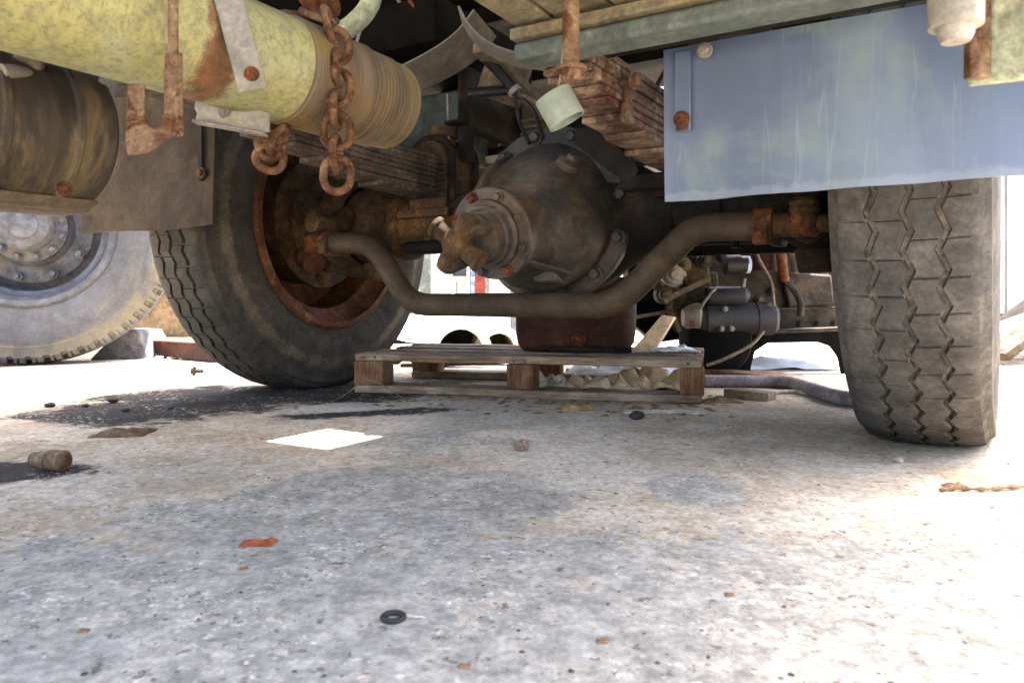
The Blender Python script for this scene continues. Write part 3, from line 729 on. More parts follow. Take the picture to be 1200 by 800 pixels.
MB().box((.55, .80, .565), (.80, .03, .31)).part('dark_filler_plate', 'chassis_black', ch, bevel=.004)  # added dark plate, fills the bright opening above the engine
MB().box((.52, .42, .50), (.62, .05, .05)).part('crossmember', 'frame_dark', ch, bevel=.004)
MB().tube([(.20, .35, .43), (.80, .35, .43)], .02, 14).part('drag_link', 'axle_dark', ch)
MB().box((BX0+.035, .62, 1.03), (.02, 2.2, .28)).part('sky_blocker', 'chassis_black', ch, bevel=.003)  # added board, hides the bright sky past the left floor edge
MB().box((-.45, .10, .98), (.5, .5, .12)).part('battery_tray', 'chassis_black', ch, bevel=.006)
# vertical strut and small frames in the dark middle
p = Ld(546, 140, 2.0)
MB().box((p.x, p.y, .70), (.045, .02, .13)).part('strut', 'frame_dark', ch, bevel=.003)
p = Ld(516, 138, 2.15)
MB().box(p + Vector((-.10, .10, -.02)), (.34, .12, .22)).part('air_tank_end', 'beam_grey', ch, bevel=.012)
MB().tube([Ld(524, 110, 2.0), Ld(526, 168, 2.0)], .003, 8).part('wire', 'steel_pale', ch)
p = Ld(595, 185, 2.2)
MB().box(p, (.22, .02, .02)).part('cross_strip', 'cream', ch)
p = Ld(560, 190, 2.3); MB().box(p, (.25, .03, .07)).part('cross_plate', 'frame_dark', ch, bevel=.004)
p = Ld(590, 160, 2.35)
MB().box(p, (.20, .02, .10)).part('cross_plate', 'frame_tan', ch, bevel=.004)
p = Ld(612, 150, 2.25)
MB().box(p, (.16, .03, .12)).part('pleated_box', 'frame_tan', ch, bevel=.004)
for i in range(4):
    MB().box(p + Vector((0, -.02, -.045+i*.02)), (.15, .012, .008)).part('pleat', 'steel_pale', ch, bevel=.002)
p = Ld(590, 95, 1.95); MB().box(p, (.14, .02, .11), Matrix.Rotation(.4, 3, 'Y')).part('gusset', 'frame_tan', ch, bevel=.003)
p = Ld(545, 105, 2.3); MB().box(p, (.18, .02, .16)).part('gusset', 'frame_dark', ch, bevel=.003)
p = Ld(610, 105, 2.2)
MB().bar(Ld(565, 55, 1.7), Ld(640, 135, 2.15), .05, .025).part('brace', 'frame_tan', ch, bevel=.004)
# hoses and lines
def hose(pts, r, mat, name='hose'): return MB().tube(spline(pts, 7), r, 10).part(name, mat, ch)
hose([Ld(562, 62, 1.75), Ld(585, 85, 1.78), Ld(604, 108, 1.8)], .013, 'black_plastic')
MB().lathe(Ld(601, 104, 1.8), Ld(608, 112, 1.8)-Ld(600, 103, 1.8), [(0, .014), (0, .018), (.012, .018), (.012, .014)], 16).part('hose_clip', 'steel_pale', ch)
hose([Ld(548, 110, 1.9), Ld(570, 108, 1.9), Ld(600, 106, 1.85)], .014, 'black_plastic')
hose([Ld(605, 110, 1.8), Ld(625, 130, 1.8), Ld(636, 162, 1.78)], .005, 'black_plastic')
hose([Ld(604, 112, 1.8), Ld(608, 140, 1.82), Ld(620, 168, 1.78)], .005, 'black_plastic')
hose([Ld(608, 110, 1.8), Ld(640, 122, 1.75), Ld(668, 112, 1.7)], .005, 'frame_tan')
hose([Ld(480, 0, 1.9), Ld(498, 25, 1.9), Ld(520, 48, 1.92), Ld(540, 60, 1.95)], .006, 'red_paint')
hose([Ld(466, 0, 2.0), Ld(490, 28, 2.0), Ld(515, 52, 2.0)], .005, 'frame_tan')
hose([Ld(428, 18, 1.7), Ld(421, 40, 1.7), Ld(416, 55, 1.7)], .0035, 'steel_pale')
MB().tube(spline([Ld(440, -20, 1.6), Ld(432, 8, 1.6), Ld(415, 28, 1.6), Ld(392, 44, 1.6)], 6), .022, 14).part('curved_pipe', 'bracket_green', ch)
# sheet pieces high up
hose([Ld(360, -8, 1.25), Ld(376, 10, 1.28), Ld(390, 6, 1.3)], .02, 'orange_rust', 'pipe_elbow')

# rolled band (guard hoop) and lipped plate
bpts = spline([Ld(425, 94, 1.78), Ld(470, 78, 1.78), Ld(508, 58, 1.76), Ld(535, 38, 1.74), Ld(556, 12, 1.72)], 7)
wv = (Ld(500, 103, 1.93) - Ld(468, 78, 1.78))
MB().strip(bpts, wv, .004).part('guard_band', 'band_grey', ch, 50)
lp = spline([Ld(536, 8, 1.26), Ld(548, 30, 1.26), Ld(570, 50, 1.25), Ld(600, 62, 1.22), Ld(640, 68, 1.18)], 6)
wv2 = (Ld(560, 56, 1.30) - Ld(556, 40, 1.25))
MB().strip(lp, wv2, .004).part('guard_lip', 'band_grey', ch, 50)

# side deck of boards, angle and beam, with the blue splash panel under it
dk = empty('side_deck', (0, 0, 0), truck)
ZB = .645
edge = [Lz(p, 0, ZB).x for p in (548, 594, 656, 757, 817, 905)]
u_a = Lz(548, 0, ZB).x; us = [u_a, u_a+.062, u_a+.15, u_a+.27, u_a+.36, u_a+.47, u_a+.60, 1.08]
ub = Lv(606, 82, .74).x
for i in range(len(us)-1):
    MB().box(((us[i]+us[i+1])/2, -(.735+1.62)/2, ZB+.014+.002*(i % 2)), (us[i+1]-us[i]-.007, .885, .026)).part('board', 'deck_olive', dk, bevel=.002)
MB().box(((ub+1.08)/2, -.745, .6335), (1.08-ub, .035, .016)).part('angle_iron', 'deck_olive', dk, bevel=.003)
MB().box(((ub+1.09)/2, -.725, .612), (1.09-ub, .055, .024)).part('beam', 'beam_grey', dk, bevel=.006)
MB().box(((ub+1.08)/2, -.65, .634), (1.08-ub, .08, .012)).part('flange_plate', 'frame_dark', dk)
# missing corner bracket at the right with its bolt
q = Ld(1168, 40, .66)
MB().prism([Ld(1135, -20, .70), Ld(1134, 97, .70), Ld(1232, 86, .64), Ld(1232, -20, .64)], (0, .02, 0)).part('corner_plate', 'bracket_green', dk, bevel=.003)
MB().bar(Ld(1146, -20, .685), Ld(1145, 92, .685), .012, .02).part('corner_flange', 'hook_rust', dk, bevel=.002)
bb = Ld(1120, 44, .62)
MB().lathe(bb + Vector((0, 0, -.004)), (0, 0, 1), [(0, .001), (0, .011), (.006, .014), (.012, .0145), (.013, .021), (.06, .0215), (.062, .01), (.10, .01)], 18).part('corner_bolt', 'steel_pale', dk)
# long hanging bolt with washer and nut
bb = Ld(669, 95, .90)
MB().lathe(bb, (0, 0, 1), [(0, .001), (0, .011), (.003, .0125), (.012, .0125), (.012, .0185), (.0135, .0195), (.017, .0195), (.018, .012), (.02, .0105), (.10, .0105), (.19, .0105)], 22).part('hanging_bolt', 'hook_rust', dk)
# the splash panel
pb0 = Lv(778, 236, .60); pz = pb0.z
x0 = pb0.x; x1 = 1.10
pn = empty('splash_panel', (0, 0, 0), truck)
g = MB(); NX, NZ = 48, 18
for k in range(2):
    for j in range(NZ+1):
        for i in range(NX+1):
            fx, fz = i/NX, j/NZ; xx = x0 + (x1-x0)*fx; zz = pz + (.628-pz)*fz
            y = -.60 + .004*math.sin(fx*5+1)*math.cos(fz*2.2) + .004*mnoise.noise(Vector((xx*6, zz*6, 3))) + .006*max(0, 1-fz*6)*mnoise.noise(Vector((xx*14, 1, 5))) + .004*k
            g.v.append(Vector((xx, y, zz + (1-fz)*.0035*mnoise.noise(Vector((xx*9, 2, 1))))))
st = (NX+1)*(NZ+1)
for j in range(NZ):
    for i in range(NX):
        a = j*(NX+1)+i; g.f.append((a, a+1, a+NX+2, a+NX+1)); g.f.append((a+st, a+st+NX+1, a+st+NX+2, a+st+1))
def rimq(l):
    for a, b in zip(l, l[1:]): g.f.append((a, b, b+st, a+st))
rimq([i for i in range(NX+1)]); rimq([NZ*(NX+1)+i for i in range(NX+1)])
rimq([j*(NX+1) for j in range(NZ+1)]); rimq([j*(NX+1)+NX for j in range(NZ+1)])
g.part('panel', 'blue_panel', pn, 40)
a = Lv(800, 60, .607); b = Lv(800, 154, .607)
MB().bar(a, b, .024, .005, (0, -1, 0)).part('strap', 'blue_panel', pn, bevel=.0015)
h = Lv(799, 140, .61)
MB().lathe(h, (0, -1, 0), [(0, .012), (.004, .0115), (.0045, .007), (.012, .0065), (.013, .001)], 16).part('bolt', 'orange_rust', pn)
MB().box(Lv(799, 150, .612), (.017, .004, .006)).part('rust_tab', 'orange_rust', pn, bevel=.001)
MB().hexbolt(Lv(826, 60, .607), (0, -1, 0), .008, .012).part('bolt', 'steel_pale', pn)

# mint tube stub hanging on wire
ts = empty('tube_stub', (0, 0, 0), truck)
c0 = Ld(649, 114, 1.0); c1_ = Ld(668, 148, 1.0)
d = (c1_-c0).normalized()
MB().lathe(c0 - d*.004, d, [(0, .0235), (0, .0265), (.042, .0265), (.042, .0235), (0, .0235)], 36).part('tube', 'tube_mint', ts)
MB().tube(spline([Ld(656, 108, .99), Ld(655, 98, .99), Ld(657, 88, .99), Ld(662, 40, .99)], 5), .0016, 8).part('wire', 'steel_pale', ts)
# torn rusty sheet between the differential and the right spring
tn = MB()
tn.prism([Lv(*p, .34) for p in ((676, 152), (690, 146), (702, 154), (712, 166), (722, 168), (735, 184), (742, 186), (748, 200), (738, 214), (712, 200), (690, 182), (672, 168))], (0, .003, 0))
tn.part('torn_guard', 'axle_dark', ax, 0)
MB().box(Lv(768, 213, .2), (.14, .05, .03)).part('link_bar', 'axle_dark', ax, bevel=.004)

# ---------------- yellow tube with ribbed sleeve
E = Ld(456, 125, 1.35)
def py_at(px):       # local y on the tube axis for a photo column
    return Lu(px, 100, E.x).y
RUST_Y = py_at(224)
yellow_tube()
tb = empty('yellow_tube_assembly', (0, 0, 0), truck)
ys = py_at(326)
MB().lathe((E.x, ys, E.z), (0, -1, 0), [(0.0, .070), (.0, .0805), (.15, .0805), (.3, .081), (.6, .081), (.95, .081), (.95, .001)], 56).part('tube', 'yellow_tube', tb)
pr = [(0, .001), (0, .055), (.002, .066), (.004, .078)]
L = E.y - ys; t = .006; i = 0
while abs(L) - t > .004:
    step = .0085 if t < .12 else .0062
    r = .0835 if t > .10 else (.081 if t > .035 else .0785)
    if .10 < t < .11: r = .0845
    d_ = .0065 if t < .12 else .003
    pr += [(t, r-d_), (t+step*.3, r), (t+step*.7, r), (t+step, r-d_)]; t += step
pr += [(abs(L), .082), (abs(L)+.001, .079)]
MB().lathe(E, (0, -1, 0), pr, 64).part('ribbed_sleeve', 'ribbed_sleeve', tb, 18)
def pdep(px): return toW((E.x, py_at(px), E.z)).y
dq = pdep(285) - .128
s0, s1 = Ld(262, -22, dq), Ld(297, 106, dq)
MB().bar(s0, s1, .036, .005, Ld(280, 50, dq) - Ld(280, 50, dq-.1)).part('strap', 'steel_pale', tb, bevel=.002)
hb = Ld(295, 87, dq-.003)
MB().lathe(hb, toL(Vector((0, 0, CAM_H))) - hb, [(0, .0095), (.002, .009), (.0025, .005), (.0015, .003), (.001, .001)], 16).part('bolt', 'orange_rust', tb)
# hook on a rod, hung beside the tube
dh = pdep(190) - .115
hk = empty('towing_fork', (0, 0, 0), truck)
out = [(193, 62), (214, 62), (215, 160), (196, 163), (186, 172), (172, 180), (150, 183), (147, 170), (149, 98), (170, 99), (170, 138), (176, 149), (182, 151), (188, 145), (192, 132)]
MB().prism([Ld(*p, dh) for p in out], toL(Wd(180, 100, dh+.016)) - toL(Wd(180, 100, dh))).part('fork', 'hook_rust', hk, 30, bevel=.002)
MB().tube([Ld(203, -40, dh+.006), Ld(203, 66, dh+.006)], .0058, 12).part('rod', 'hook_rust', hk)
# alloy bracket
dbk = pdep(270) + .02
al = MB().prism([Ld(*p, dbk) for p in ((228, 118), (232, 117), (300, 128), (312, 131), (312, 155), (270, 149), (228, 141), (230, 133), (227, 127))], (0, .008, 0))
al.part('alloy_bracket', 'steel_pale', tb, bevel=.002)
MB().bar(Ld(228, 143, dbk-.01), Ld(312, 158, dbk-.01), .02, .004).part('bracket_lip', 'alu', tb, bevel=.001)
MB().hexbolt(Ld(262, 130, dbk-.002), (0, -1, 0), .007, .006).part('bolt', 'alu', tb)

# ---------------- big dark drum below it, with flange and straps
dm = empty('drum', (0, 0, 0), truck)
D0 = Ld(100, 166, 1.22); DR = .113
MB().lathe(D0, (0, -1, 0), [(0, .001), (0, .088), (.004, .104), (.012, DR), (.06, DR+.001), (.064, DR+.004), (.07, DR+.004), (.074, DR), (.16, DR), (.163, DR+.005), (.172, DR+.005), (.175, DR+.001), (.62, DR+.002)], 64).part('shell', 'drum_brown', dm)
a = D0 + Vector((-.02, -.015, -DR+.004))
MB().prism([D0 + Vector((.055, -.005, -.104)), D0 + Vector((.03, -.01, -.120)), D0 + Vector((-.05, -.01, -.124)), D0 + Vector((-.12, -.01, -.085)), D0 + Vector((-.09, -.01, -.075))], (0, -.42, 0)).part('drum_foot', 'frame_tan', dm, 30, bevel=.004)
nb_ = Ld(75, 221, 1.06)
MB().lathe(nb_, toL(Vector((0, 0, CAM_H))) - nb_, [(-.02, .011), (.0, .011), (.003, .010), (.004, .006), (.010, .005), (.011, .001)], 14).part('rusty_nut', 'orange_rust', dm)
MB().tube(spline([Ld(0, 84, 1.02), Ld(22, 86, 1.05), Ld(40, 92, 1.08), Ld(75, 101, 1.12), Ld(110, 106, 1.16), Ld(125, 96, 1.18)], 6), .011, 12).part('pipe', 'steel_pale', dm)
MB().tube(spline([Ld(20, 60, 1.06), Ld(42, 74, 1.08), Ld(26, 84, 1.08)], 6), .012, 12).part('clip', 'frame_tan', dm)

# ---------------- mud flap in front of the far wheel
fp = empty('mud_flap', (0, 0, 0), truck)
fl = MB(); VF = .60
tl, trr, br, bl = Lv(95, 120, VF), Lv(253, 100, VF), Lv(253, 264, VF), Lv(95, 274, VF)
N = 10; 
for k in range(2):
    for j in range(N+1):
        for i in range(N+1):
            fx, fz = i/N, j/N; p = bl.lerp(br, fx).lerp(tl.lerp(trr, fx), fz)
            fl.v.append(p + Vector((0, .012*math.sin(fx*4)*(1-fz) + .007*k, .003*math.sin(fx*7)*(1-fz))))
st = (N+1)**2
for j in range(N):
    for i in range(N):
        a = j*(N+1)+i; fl.f += [(a, a+1, a+N+2, a+N+1), (a+st, a+st+N+1, a+st+N+2, a+st+1)]
for ln in ([i for i in range(N+1)], [N*(N+1)+i for i in range(N+1)], [j*(N+1) for j in range(N+1)], [j*(N+1)+N for j in range(N+1)]):
    for a, b in zip(ln, ln[1:]): fl.f.append((a, b, b+st, a+st))
fl.part('flap', 'flap_rubber', fp, 40)
a = Lv(235, 110, .61); b = Lv(236, 212, .61)
MB().bar(a, b, .012, .006, (0, -1, 0)).part('flap_strap', 'frame_dark', fp, bevel=.001)
MB().hexbolt(Lv(236, 203, .614), (0, -1, 0), .009, .01).part('bolt', 'axle_brown', fp)
MB().box(Lv(165, 95, .57) , (.46, .03, .11)).part('flap_bar_light_block', 'frame_dark', fp, bevel=.003)  # flap bar enlarged into a dark plate that stops light leaking above the drum

# ------------------------------------------------------------------ chains
def link_pts(c, ax_, side, ln, wd, n=20):
    pts = []; hl = (ln-wd)/2
    for k in range(n):
        a = 2*PI*k/n; x, y = math.cos(a)*wd/2, math.sin(a)*wd/2
        pts.append(c + ax_*(y + (hl if y > 0 else -hl if y < 0 else 0)) + side*x)
    return pts
def chain(name, label, links, rw, ln, wd, mat):
    """links: (centre, along, sideways) in world"""
    base = links[-1][0]
    root = empty(name, base); tag(root, label, 'chain')
    for c, a, s in links:
        a = a.normalized(); s = (s - a*s.dot(a)).normalized()
        MB().tube(link_pts(c-base, a, s, ln, wd), rw, 10, closed=True).part('link', mat, root, 60)
    return root
dc = 1.13
k = dc/F_PX
view_x = Vector((1, 0, 0)); view_y = Vector((0, 1, 0))
L1 = []
def lk(px, py, dx, dy, face, dd=0): 
    c = Wd(px, py, dc+dd); a = Vector((dx, 0, -dy)); s = view_x if face else view_y
    if face == 2: s = Vector((.3, .9, .3))
    L1.append((c, a, s))
lk(352, 18, 1, .12, 2, .05); lk(374, 19, 1, .35, 2, .02)
lk(386, 30, .25, 1, 0, .0); lk(393, 55, .1, 1, 1); lk(396, 80, 0, 1, 0); lk(395, 103, -.02, 1, 1); lk(394, 129, 0, 1, 0)
lk(395, 154, 0, 1, 1); lk(394, 180, .02, 1, 0); lk(395, 205, .0, 1, 1)
chain('chain', 'long rusty chain hanging over the ribbed end of the yellow tube', L1, .0062, .0525, .042, 'chain_rust')
L1 = []
dc = 1.17
lk(314, 146, 0, 1, 1); lk(319, 158, .4, 1, 0); lk(316, 170, .3, 1, 1, -.02); lk(326, 164, -.6, 1, 0, -.03); lk(316, 186, 1, .4, 1, -.02); lk(325, 194, .4, .9, 1, -.035)
L1 = [L1[0], L1[1], L1[2], L1[3], L1[4]]
chain('chain', 'short bunched rusty chain hanging below the yellow tube bracket', L1, .0062, .045, .036, 'chain_rust')

# ------------------------------------------------------------------ pallet with its load
pa = Wg(415, 459); pb = Wg(823, 473)
pdir = (pb-pa).normalized(); ang = math.atan2(pdir.y, pdir.x); PL = (pb-pa).length
pal = empty('wooden_pallet', ((pa+pb)/2).to_tuple(), None, ang)
pal.location.z = -.0015
tag(pal, 'weathered wooden pallet lying on the concrete under the axle', 'pallet')
PD = .80; PH = .112
rr = random.Random(3)
def board(c, sz, mat, name='board'):
    g = MB(); n = 8; ax_ = 0 if sz[0] > sz[1] else 1; hs_ = Vector(sz)/2
    ring = []
    for i in range(n+1):
        t = -1 + 2*i/n; j = rr.uniform(-.0025, .0025); k2 = rr.uniform(-.002, .002)
        for a, b in ((-1, -1), (1, -1), (1, 1), (-1, 1)):
            p = Vector((t*hs_.x, a*hs_.y + j, b*hs_.z + k2*(.5))) if ax_ == 0 else Vector((a*hs_.x + j, t*hs_.y, b*hs_.z + k2*.5))
            g.v.append(Vector(c)+p)
    for i in range(n):
        for q in range(4): g.f.append((i*4+q, i*4+(q+1) % 4, i*4+4+(q+1) % 4, i*4+4+q))
    g.f += [(0, 3, 2, 1), (n*4, n*4+1, n*4+2, n*4+3)]
    return g.part(name, mat, pal, 30, bevel=.0025, seg=1)
for y, w in ((.045, .09), (.19, .08), (.33, .085), (.47, .09)):
    board((0, y, PH-.011), (PL+rr.uniform(-.01, .01), w, .021), 'wood')
for y in (.045, .47):
    board((0, y, .011), (PL, .09, .021), 'wood')
    for x, w in ((-PL/2+.045, .09), (0, .075), (PL/2-.03, .06)):
        MB().box((x+rr.uniform(-.006, .006), y-.004, .0555), (w, .075, .068)).part('block', 'wood_dark', pal, bevel=.003)

for y in (.045, .19, .33, .47):
    for x in (-PL/2+.03, -PL/2+.06, -.012, .015, PL/2-.04, PL/2-.02):
        MB().lathe((x, y+rr.uniform(-.02, .02), PH-.001), (0, 0, 1), [(0, .004), (.0012, .0035), (.0014, .0005)], 8).part('nail', 'axle_dark', pal)
for x in (-PL/2+.03, -PL/2+.065, -.01, .02, PL/2-.035):
    MB().lathe((x, -.0005, PH-.012+rr.uniform(-.004, .004)), (0, -1, 0), [(0, .003), (.001, .0026), (.0012, .0005)], 8).part('nail', 'axle_dark', pal)
def crumple(c, sx, sy, h, seed, n=9, ang=0.0, th=.0015, edge=.25):
    """a crumpled sheet lying on something: world mesh"""
    r = random.Random(seed); g = MB(); off = Vector((seed*3.1, seed*1.7, 0)); R = Matrix.Rotation(ang, 3, 'Z')
    for k in range(2):
        for j in range(n+1):
            for i in range(n+1):
                u_, v_ = i/n*2-1, j/n*2-1
                q = Vector((u_*1.6, v_*1.6, 0)) + off
                ed = 1 + edge*mnoise.noise(Vector((math.atan2(v_, u_)*1.3+seed, seed, 0)))
                ridge = abs(mnoise.noise(q))*1.1 + abs(mnoise.noise(q*2.3))*.55
                fall = max(0, 1 - max(abs(u_), abs(v_))**3)
                p = Vector((u_*sx/2*ed, v_*sy/2*ed, h*ridge*(.25+.75*fall) + th*k))
                g.v.append(Vector(c) + R @ p)
    st = (n+1)**2
    for j in range(n):
        for i in range(n):
            a = j*(n+1)+i; g.f += [(a, a+n+1, a+n+2, a+1), (a+st, a+st+1, a+st+n+2, a+st+n+1)]
    for ln in ([i for i in range(n+1)], [n*(n+1)+i for i in range(n+1)], [j*(n+1) for j in range(n+1)], [j*(n+1)+n for j in range(n+1)]):
        for a, b in zip(ln, ln[1:]): g.f.append((a, b, b+st, a+st))
    return g
# rusty gearbox case standing on the pallet
gx = Wd(676, 412, 2.22); gz = .113
case = empty('gearbox_case', (gx.x, gx.y, gz), None, ang+.05)
tag(case, 'rusty brown steel gearbox case standing on the wooden pallet', 'gearbox')
W2, D2, H2 = .175, .12, .20
prof = []
for (z, k) in ((0, .86), (.006, .92), (.02, .97), (.05, 1.0), (H2, 1.02)):
    prof.append((z, k))
g = MB(); n = 32
for z, k in prof:
    for q in range(n):
        a = 2*PI*q/n; ca, sa = math.cos(a), math.sin(a)
        e = .35; x_ = math.copysign(abs(ca)**e, ca)*W2*k; y_ = math.copysign(abs(sa)**e, sa)*D2*k
        g.v.append(Vector((x_, y_, z)))
for i in range(len(prof)-1):
    for q in range(n): g.f.append((i*n+q, i*n+(q+1) % n, (i+1)*n+(q+1) % n, (i+1)*n+q))
g.f += [tuple(range(n))[::-1], tuple(range((len(prof)-1)*n, len(prof)*n))]
g.part('shell', 'dark_rust', case, 50)
MB().box((0, 0, H2+.006), (2*W2+.03, 2*D2+.03, .014)).part('top_flange', 'dark_rust', case, bevel=.003)
MB().lathe((.02, -D2-.002, .035), (0, -1, 0), [(0, .022), (.006, .02), (.008, .012), (.016, .011), (.017, .001)], 16).part('drain_plug', 'orange_rust', case)
for k in range(4):
    MB().hexbolt((.04+.03*k, -D2-.001, .05+.025*(k % 2)), (0, -1, 0), .006, .006).part('bolt', 'dark_rust', case)
MB().bar((-.06, -D2-.02, .008), (.17, -D2-.03, .009), .02, .016).part('foot_rail', 'axle_dark', case, bevel=.003)

# ------------------------------------------------------------------ engine behind the axle, on its stand
EY = 2.62
eng = empty('engine', Wd(905, 438, EY).to_tuple()); eng.location.z = 0; EO = Vector(eng.location)
tag(eng, 'greasy grey engine with black starter motor standing behind the axle', 'engine')
def Ee(px, py, d=0.0): return Wd(px, py, EY+d) - EO
g = MB().prism([Ee(820, 298, .12), Ee(860, 288, .12), Ee(920, 292, .12), Ee(1000, 300, .12), Ee(1010, 386, .12), Ee(835, 388, .12)], (0, .30, 0))
g.part('block', 'engine_grey', eng, 30, bevel=.008)
MB().prism([Ee(800, 322, .06), Ee(842, 318, .06), Ee(846, 385, .06), Ee(800, 392, .06), Ee(788, 360, .06)], (0, .2, 0)).part('timing_case', 'engine_olive', eng, 30, bevel=.01)
MB().prism([Ee(735, 300, .2), Ee(805, 290, .2), Ee(812, 396, .2), Ee(770, 402, .2), Ee(742, 380, .2)], (0, .16, 0)).part('bell_housing', 'chassis_black', eng, 30, bevel=.012)
MB().bar(Ee(742, 372, .08), Ee(800, 362, .08), .02, .012).part('bell_flange', 'frame_tan', eng, bevel=.002)
MB().bar(Ee(748, 350, .10), Ee(795, 344, .10), .02, .02).part('bell_flange', 'frame_dark', eng, bevel=.002)
MB().bar(Ee(893, 389, .02), Ee(1012, 384, .02), .05, .014).part('sump_flange', 'engine_grey', eng, bevel=.002)
MB().bar(Ee(905, 362, .10), Ee(1012, 360, .10), .02, .008).part('seam', 'engine_grey', eng, bevel=.002)
for px in (915, 938, 958, 978, 998):
    MB().hexbolt(Ee(px, 379, .118), (0, -1, 0), .009, .012).part('bolt', 'engine_grey', eng)
sax = Ee(905, 373) - Ee(815, 374)
MB().lathe(Ee(818, 374), sax, [(0, .001), (0, .052), (.02, .056), (.022, .06), (.10, .06), (.102, .058), (.2, .058), (.202, .061), (.262, .06), (.266, .055), (.275, .05), (.276, .001)], 36).part('starter_motor', 'starter_black', eng)
MB().lathe(Ee(828, 347, -.02), sax, [(0, .001), (0, .03), (.01, .034), (.13, .034), (.135, .03), (.15, .018), (.152, .001)], 26).part('solenoid', 'starter_black', eng)
MB().tube([Ee(838, 338, -.045), Ee(826, 352, -.05), Ee(820, 362, -.05)], .006, 10).part('solenoid_strap', 'alu', eng)
for px, py in ((850, 362), (846, 385), (858, 385)):
    MB().hexbolt(Ee(px, py, -.06), (0, -1, 0), .007, .006).part('bolt', 'alu', eng)
MB().lathe(Ee(800, 372, .0), sax, [(0, .03), (.02, .045), (.05, .054), (.06, .05)], 24, caps=True).part('starter_nose', 'steel_pale', eng)
MB().box(Ee(811, 379, -.04), (.02, .02, .02)).part('terminal_cap', 'red_paint', eng, bevel=.003)
for py in (364, 374, 384):
    MB().lathe(Ee(903, py, -.02), sax, [(0, .014), (.012, .014), (.016, .006), (.03, .005), (.03, .001)], 12).part('terminal', 'alu', eng)
MB().lathe(Ee(850, 310, -.03), sax, [(0, .001), (0, .036), (.05, .036), (.052, .03), (.075, .03), (.076, .001)], 28).part('oil_filter', 'black_plastic', eng)
MB().lathe(Ee(874, 310, -.03), sax, [(0, .001), (0, .03), (.012, .03), (.014, .026), (.014, .008), (.018, .007), (.018, .001)], 28).part('filter_cap', 'blue_cap', eng)
MB().tube([Ee(872, 326, -.03), Ee(870, 340, -.03), Ee(868, 352, -.03)], .008, 10).part('pipe_stub', 'alu', eng)
for px, py, r in ((790, 322, .034), (802, 310, .02), (826, 306, .02), (780, 345, .026)):
    MB().lathe(Ee(px, py, .0), (0, -1, 0), [(-.06, r*1.3), (0, r*1.3), (.005, r), (.02, r*.95), (.022, r*.55), (.034, r*.5), (.035, .001)], 22).part('pump_boss', 'engine_olive' if r < .03 else 'steel_pale', eng)
MB().prism([Ee(776, 300, .04), Ee(830, 298, .04), Ee(836, 345, .04), Ee(800, 358, .04), Ee(772, 345, .04)], (0, .1, 0)).part('pump_body', 'engine_olive', eng, 30, bevel=.012)
MB().bar(Ee(778, 352, -.02), Ee(832, 326, -.02), .008, .02).part('linkage', 'frame_tan', eng, bevel=.002)
hp = spline([Ee(914, 286, -.02), Ee(916, 305, -.02), Ee(919, 330, -.02)], 6)
g = MB().tube(hp, [.017 + .0015*(i % 2) for i in range(len(hp))], 14); g.part('wrapped_hose', 'orange_rust', eng)
MB().tube(spline([Ee(920, 328, -.01), Ee(932, 342, -.01), Ee(938, 355, -.01), Ee(938, 370, -.01)], 6), .012, 12).part('elbow_hose', 'engine_grey', eng)
MB().tube([Ee(932, 290, .03), Ee(940, 318, .03)], [.03, .035], 20).part('breather', 'steel_pale', eng, bevel=.008)
MB().tube([Ee(940, 309, .04), Ee(960, 309, .04)], .012, 12).part('breather_pipe', 'frame_tan', eng)
MB().tube([Ee(896, 280, .05), Ee(896, 318, .05)], [.042, .05], 20).part('manifold', 'dark_rust', eng, bevel=.005)
MB().tube(spline([Ee(882, 285, -.06), Ee(890, 305, -.06), Ee(903, 330, -.06), Ee(907, 358, -.05)], 6), .006, 10).part('fuel_line', 'frame_tan', eng)
MB().tube(spline([Ee(895, 388, -.06), Ee(880, 404, -.08), Ee(850, 420, -.1), Ee(828, 428, -.1)], 6), .006, 10).part('cable', 'frame_tan', eng)
for k_ in range(6):
    MB().tube(spline([Ee(745+k_*9, 296, .05), Ee(752+k_*10, 318+5*(k_ % 3), .0), Ee(770+k_*8, 340, .02)], 5), .007+.002*(k_ % 2), 9).part('pipe_run', ('frame_tan', 'axle_brown', 'engine_olive')[k_ % 3], eng)
for k_, (px, py) in enumerate(((846, 302), (884, 300), (905, 342), (925, 350), (950, 335), (965, 322), (890, 352))):
    MB().hexbolt(Ee(px, py, .115), (0, -1, 0), .012, .016).part('bolt', ('engine_olive', 'frame_tan')[k_ % 2], eng)
MB().prism([Ee(915, 318, .09), Ee(975, 322, .09), Ee(978, 356, .09), Ee(925, 360, .09)], (0, .05, 0)).part('side_cover', 'engine_grey', eng, 30, bevel=.008)
# stand: plate with a rounded opening, and drum-like flywheel housing
st_out = [Ee(800, 388, .03), Ee(1000, 388, .03), Ee(1002, 442, .03), Ee(990, 442, .03), Ee(984, 418, .03), Ee(975, 406, .03), Ee(960, 401, .03), Ee(900, 402, .03), Ee(885, 412, .03), Ee(878, 440, .03), Ee(800, 440, .03)]
MB().prism(st_out, (0, .03, 0)).part('stand', 'chassis_black', eng, 30, bevel=.004)
MB().lathe(Ee(842, 400, -.01), (0, -1, 0), [(-.1, .12), (0, .12), (.02, .11), (.03, .08), (.03, .001)], 36).part('flywheel_housing', 'chassis_black', eng)
MB().box(Ee(800, 440, .10) , (.1, .2, .03)).part('stand_foot', 'chassis_black', eng)
for o in eng.children:
    pass

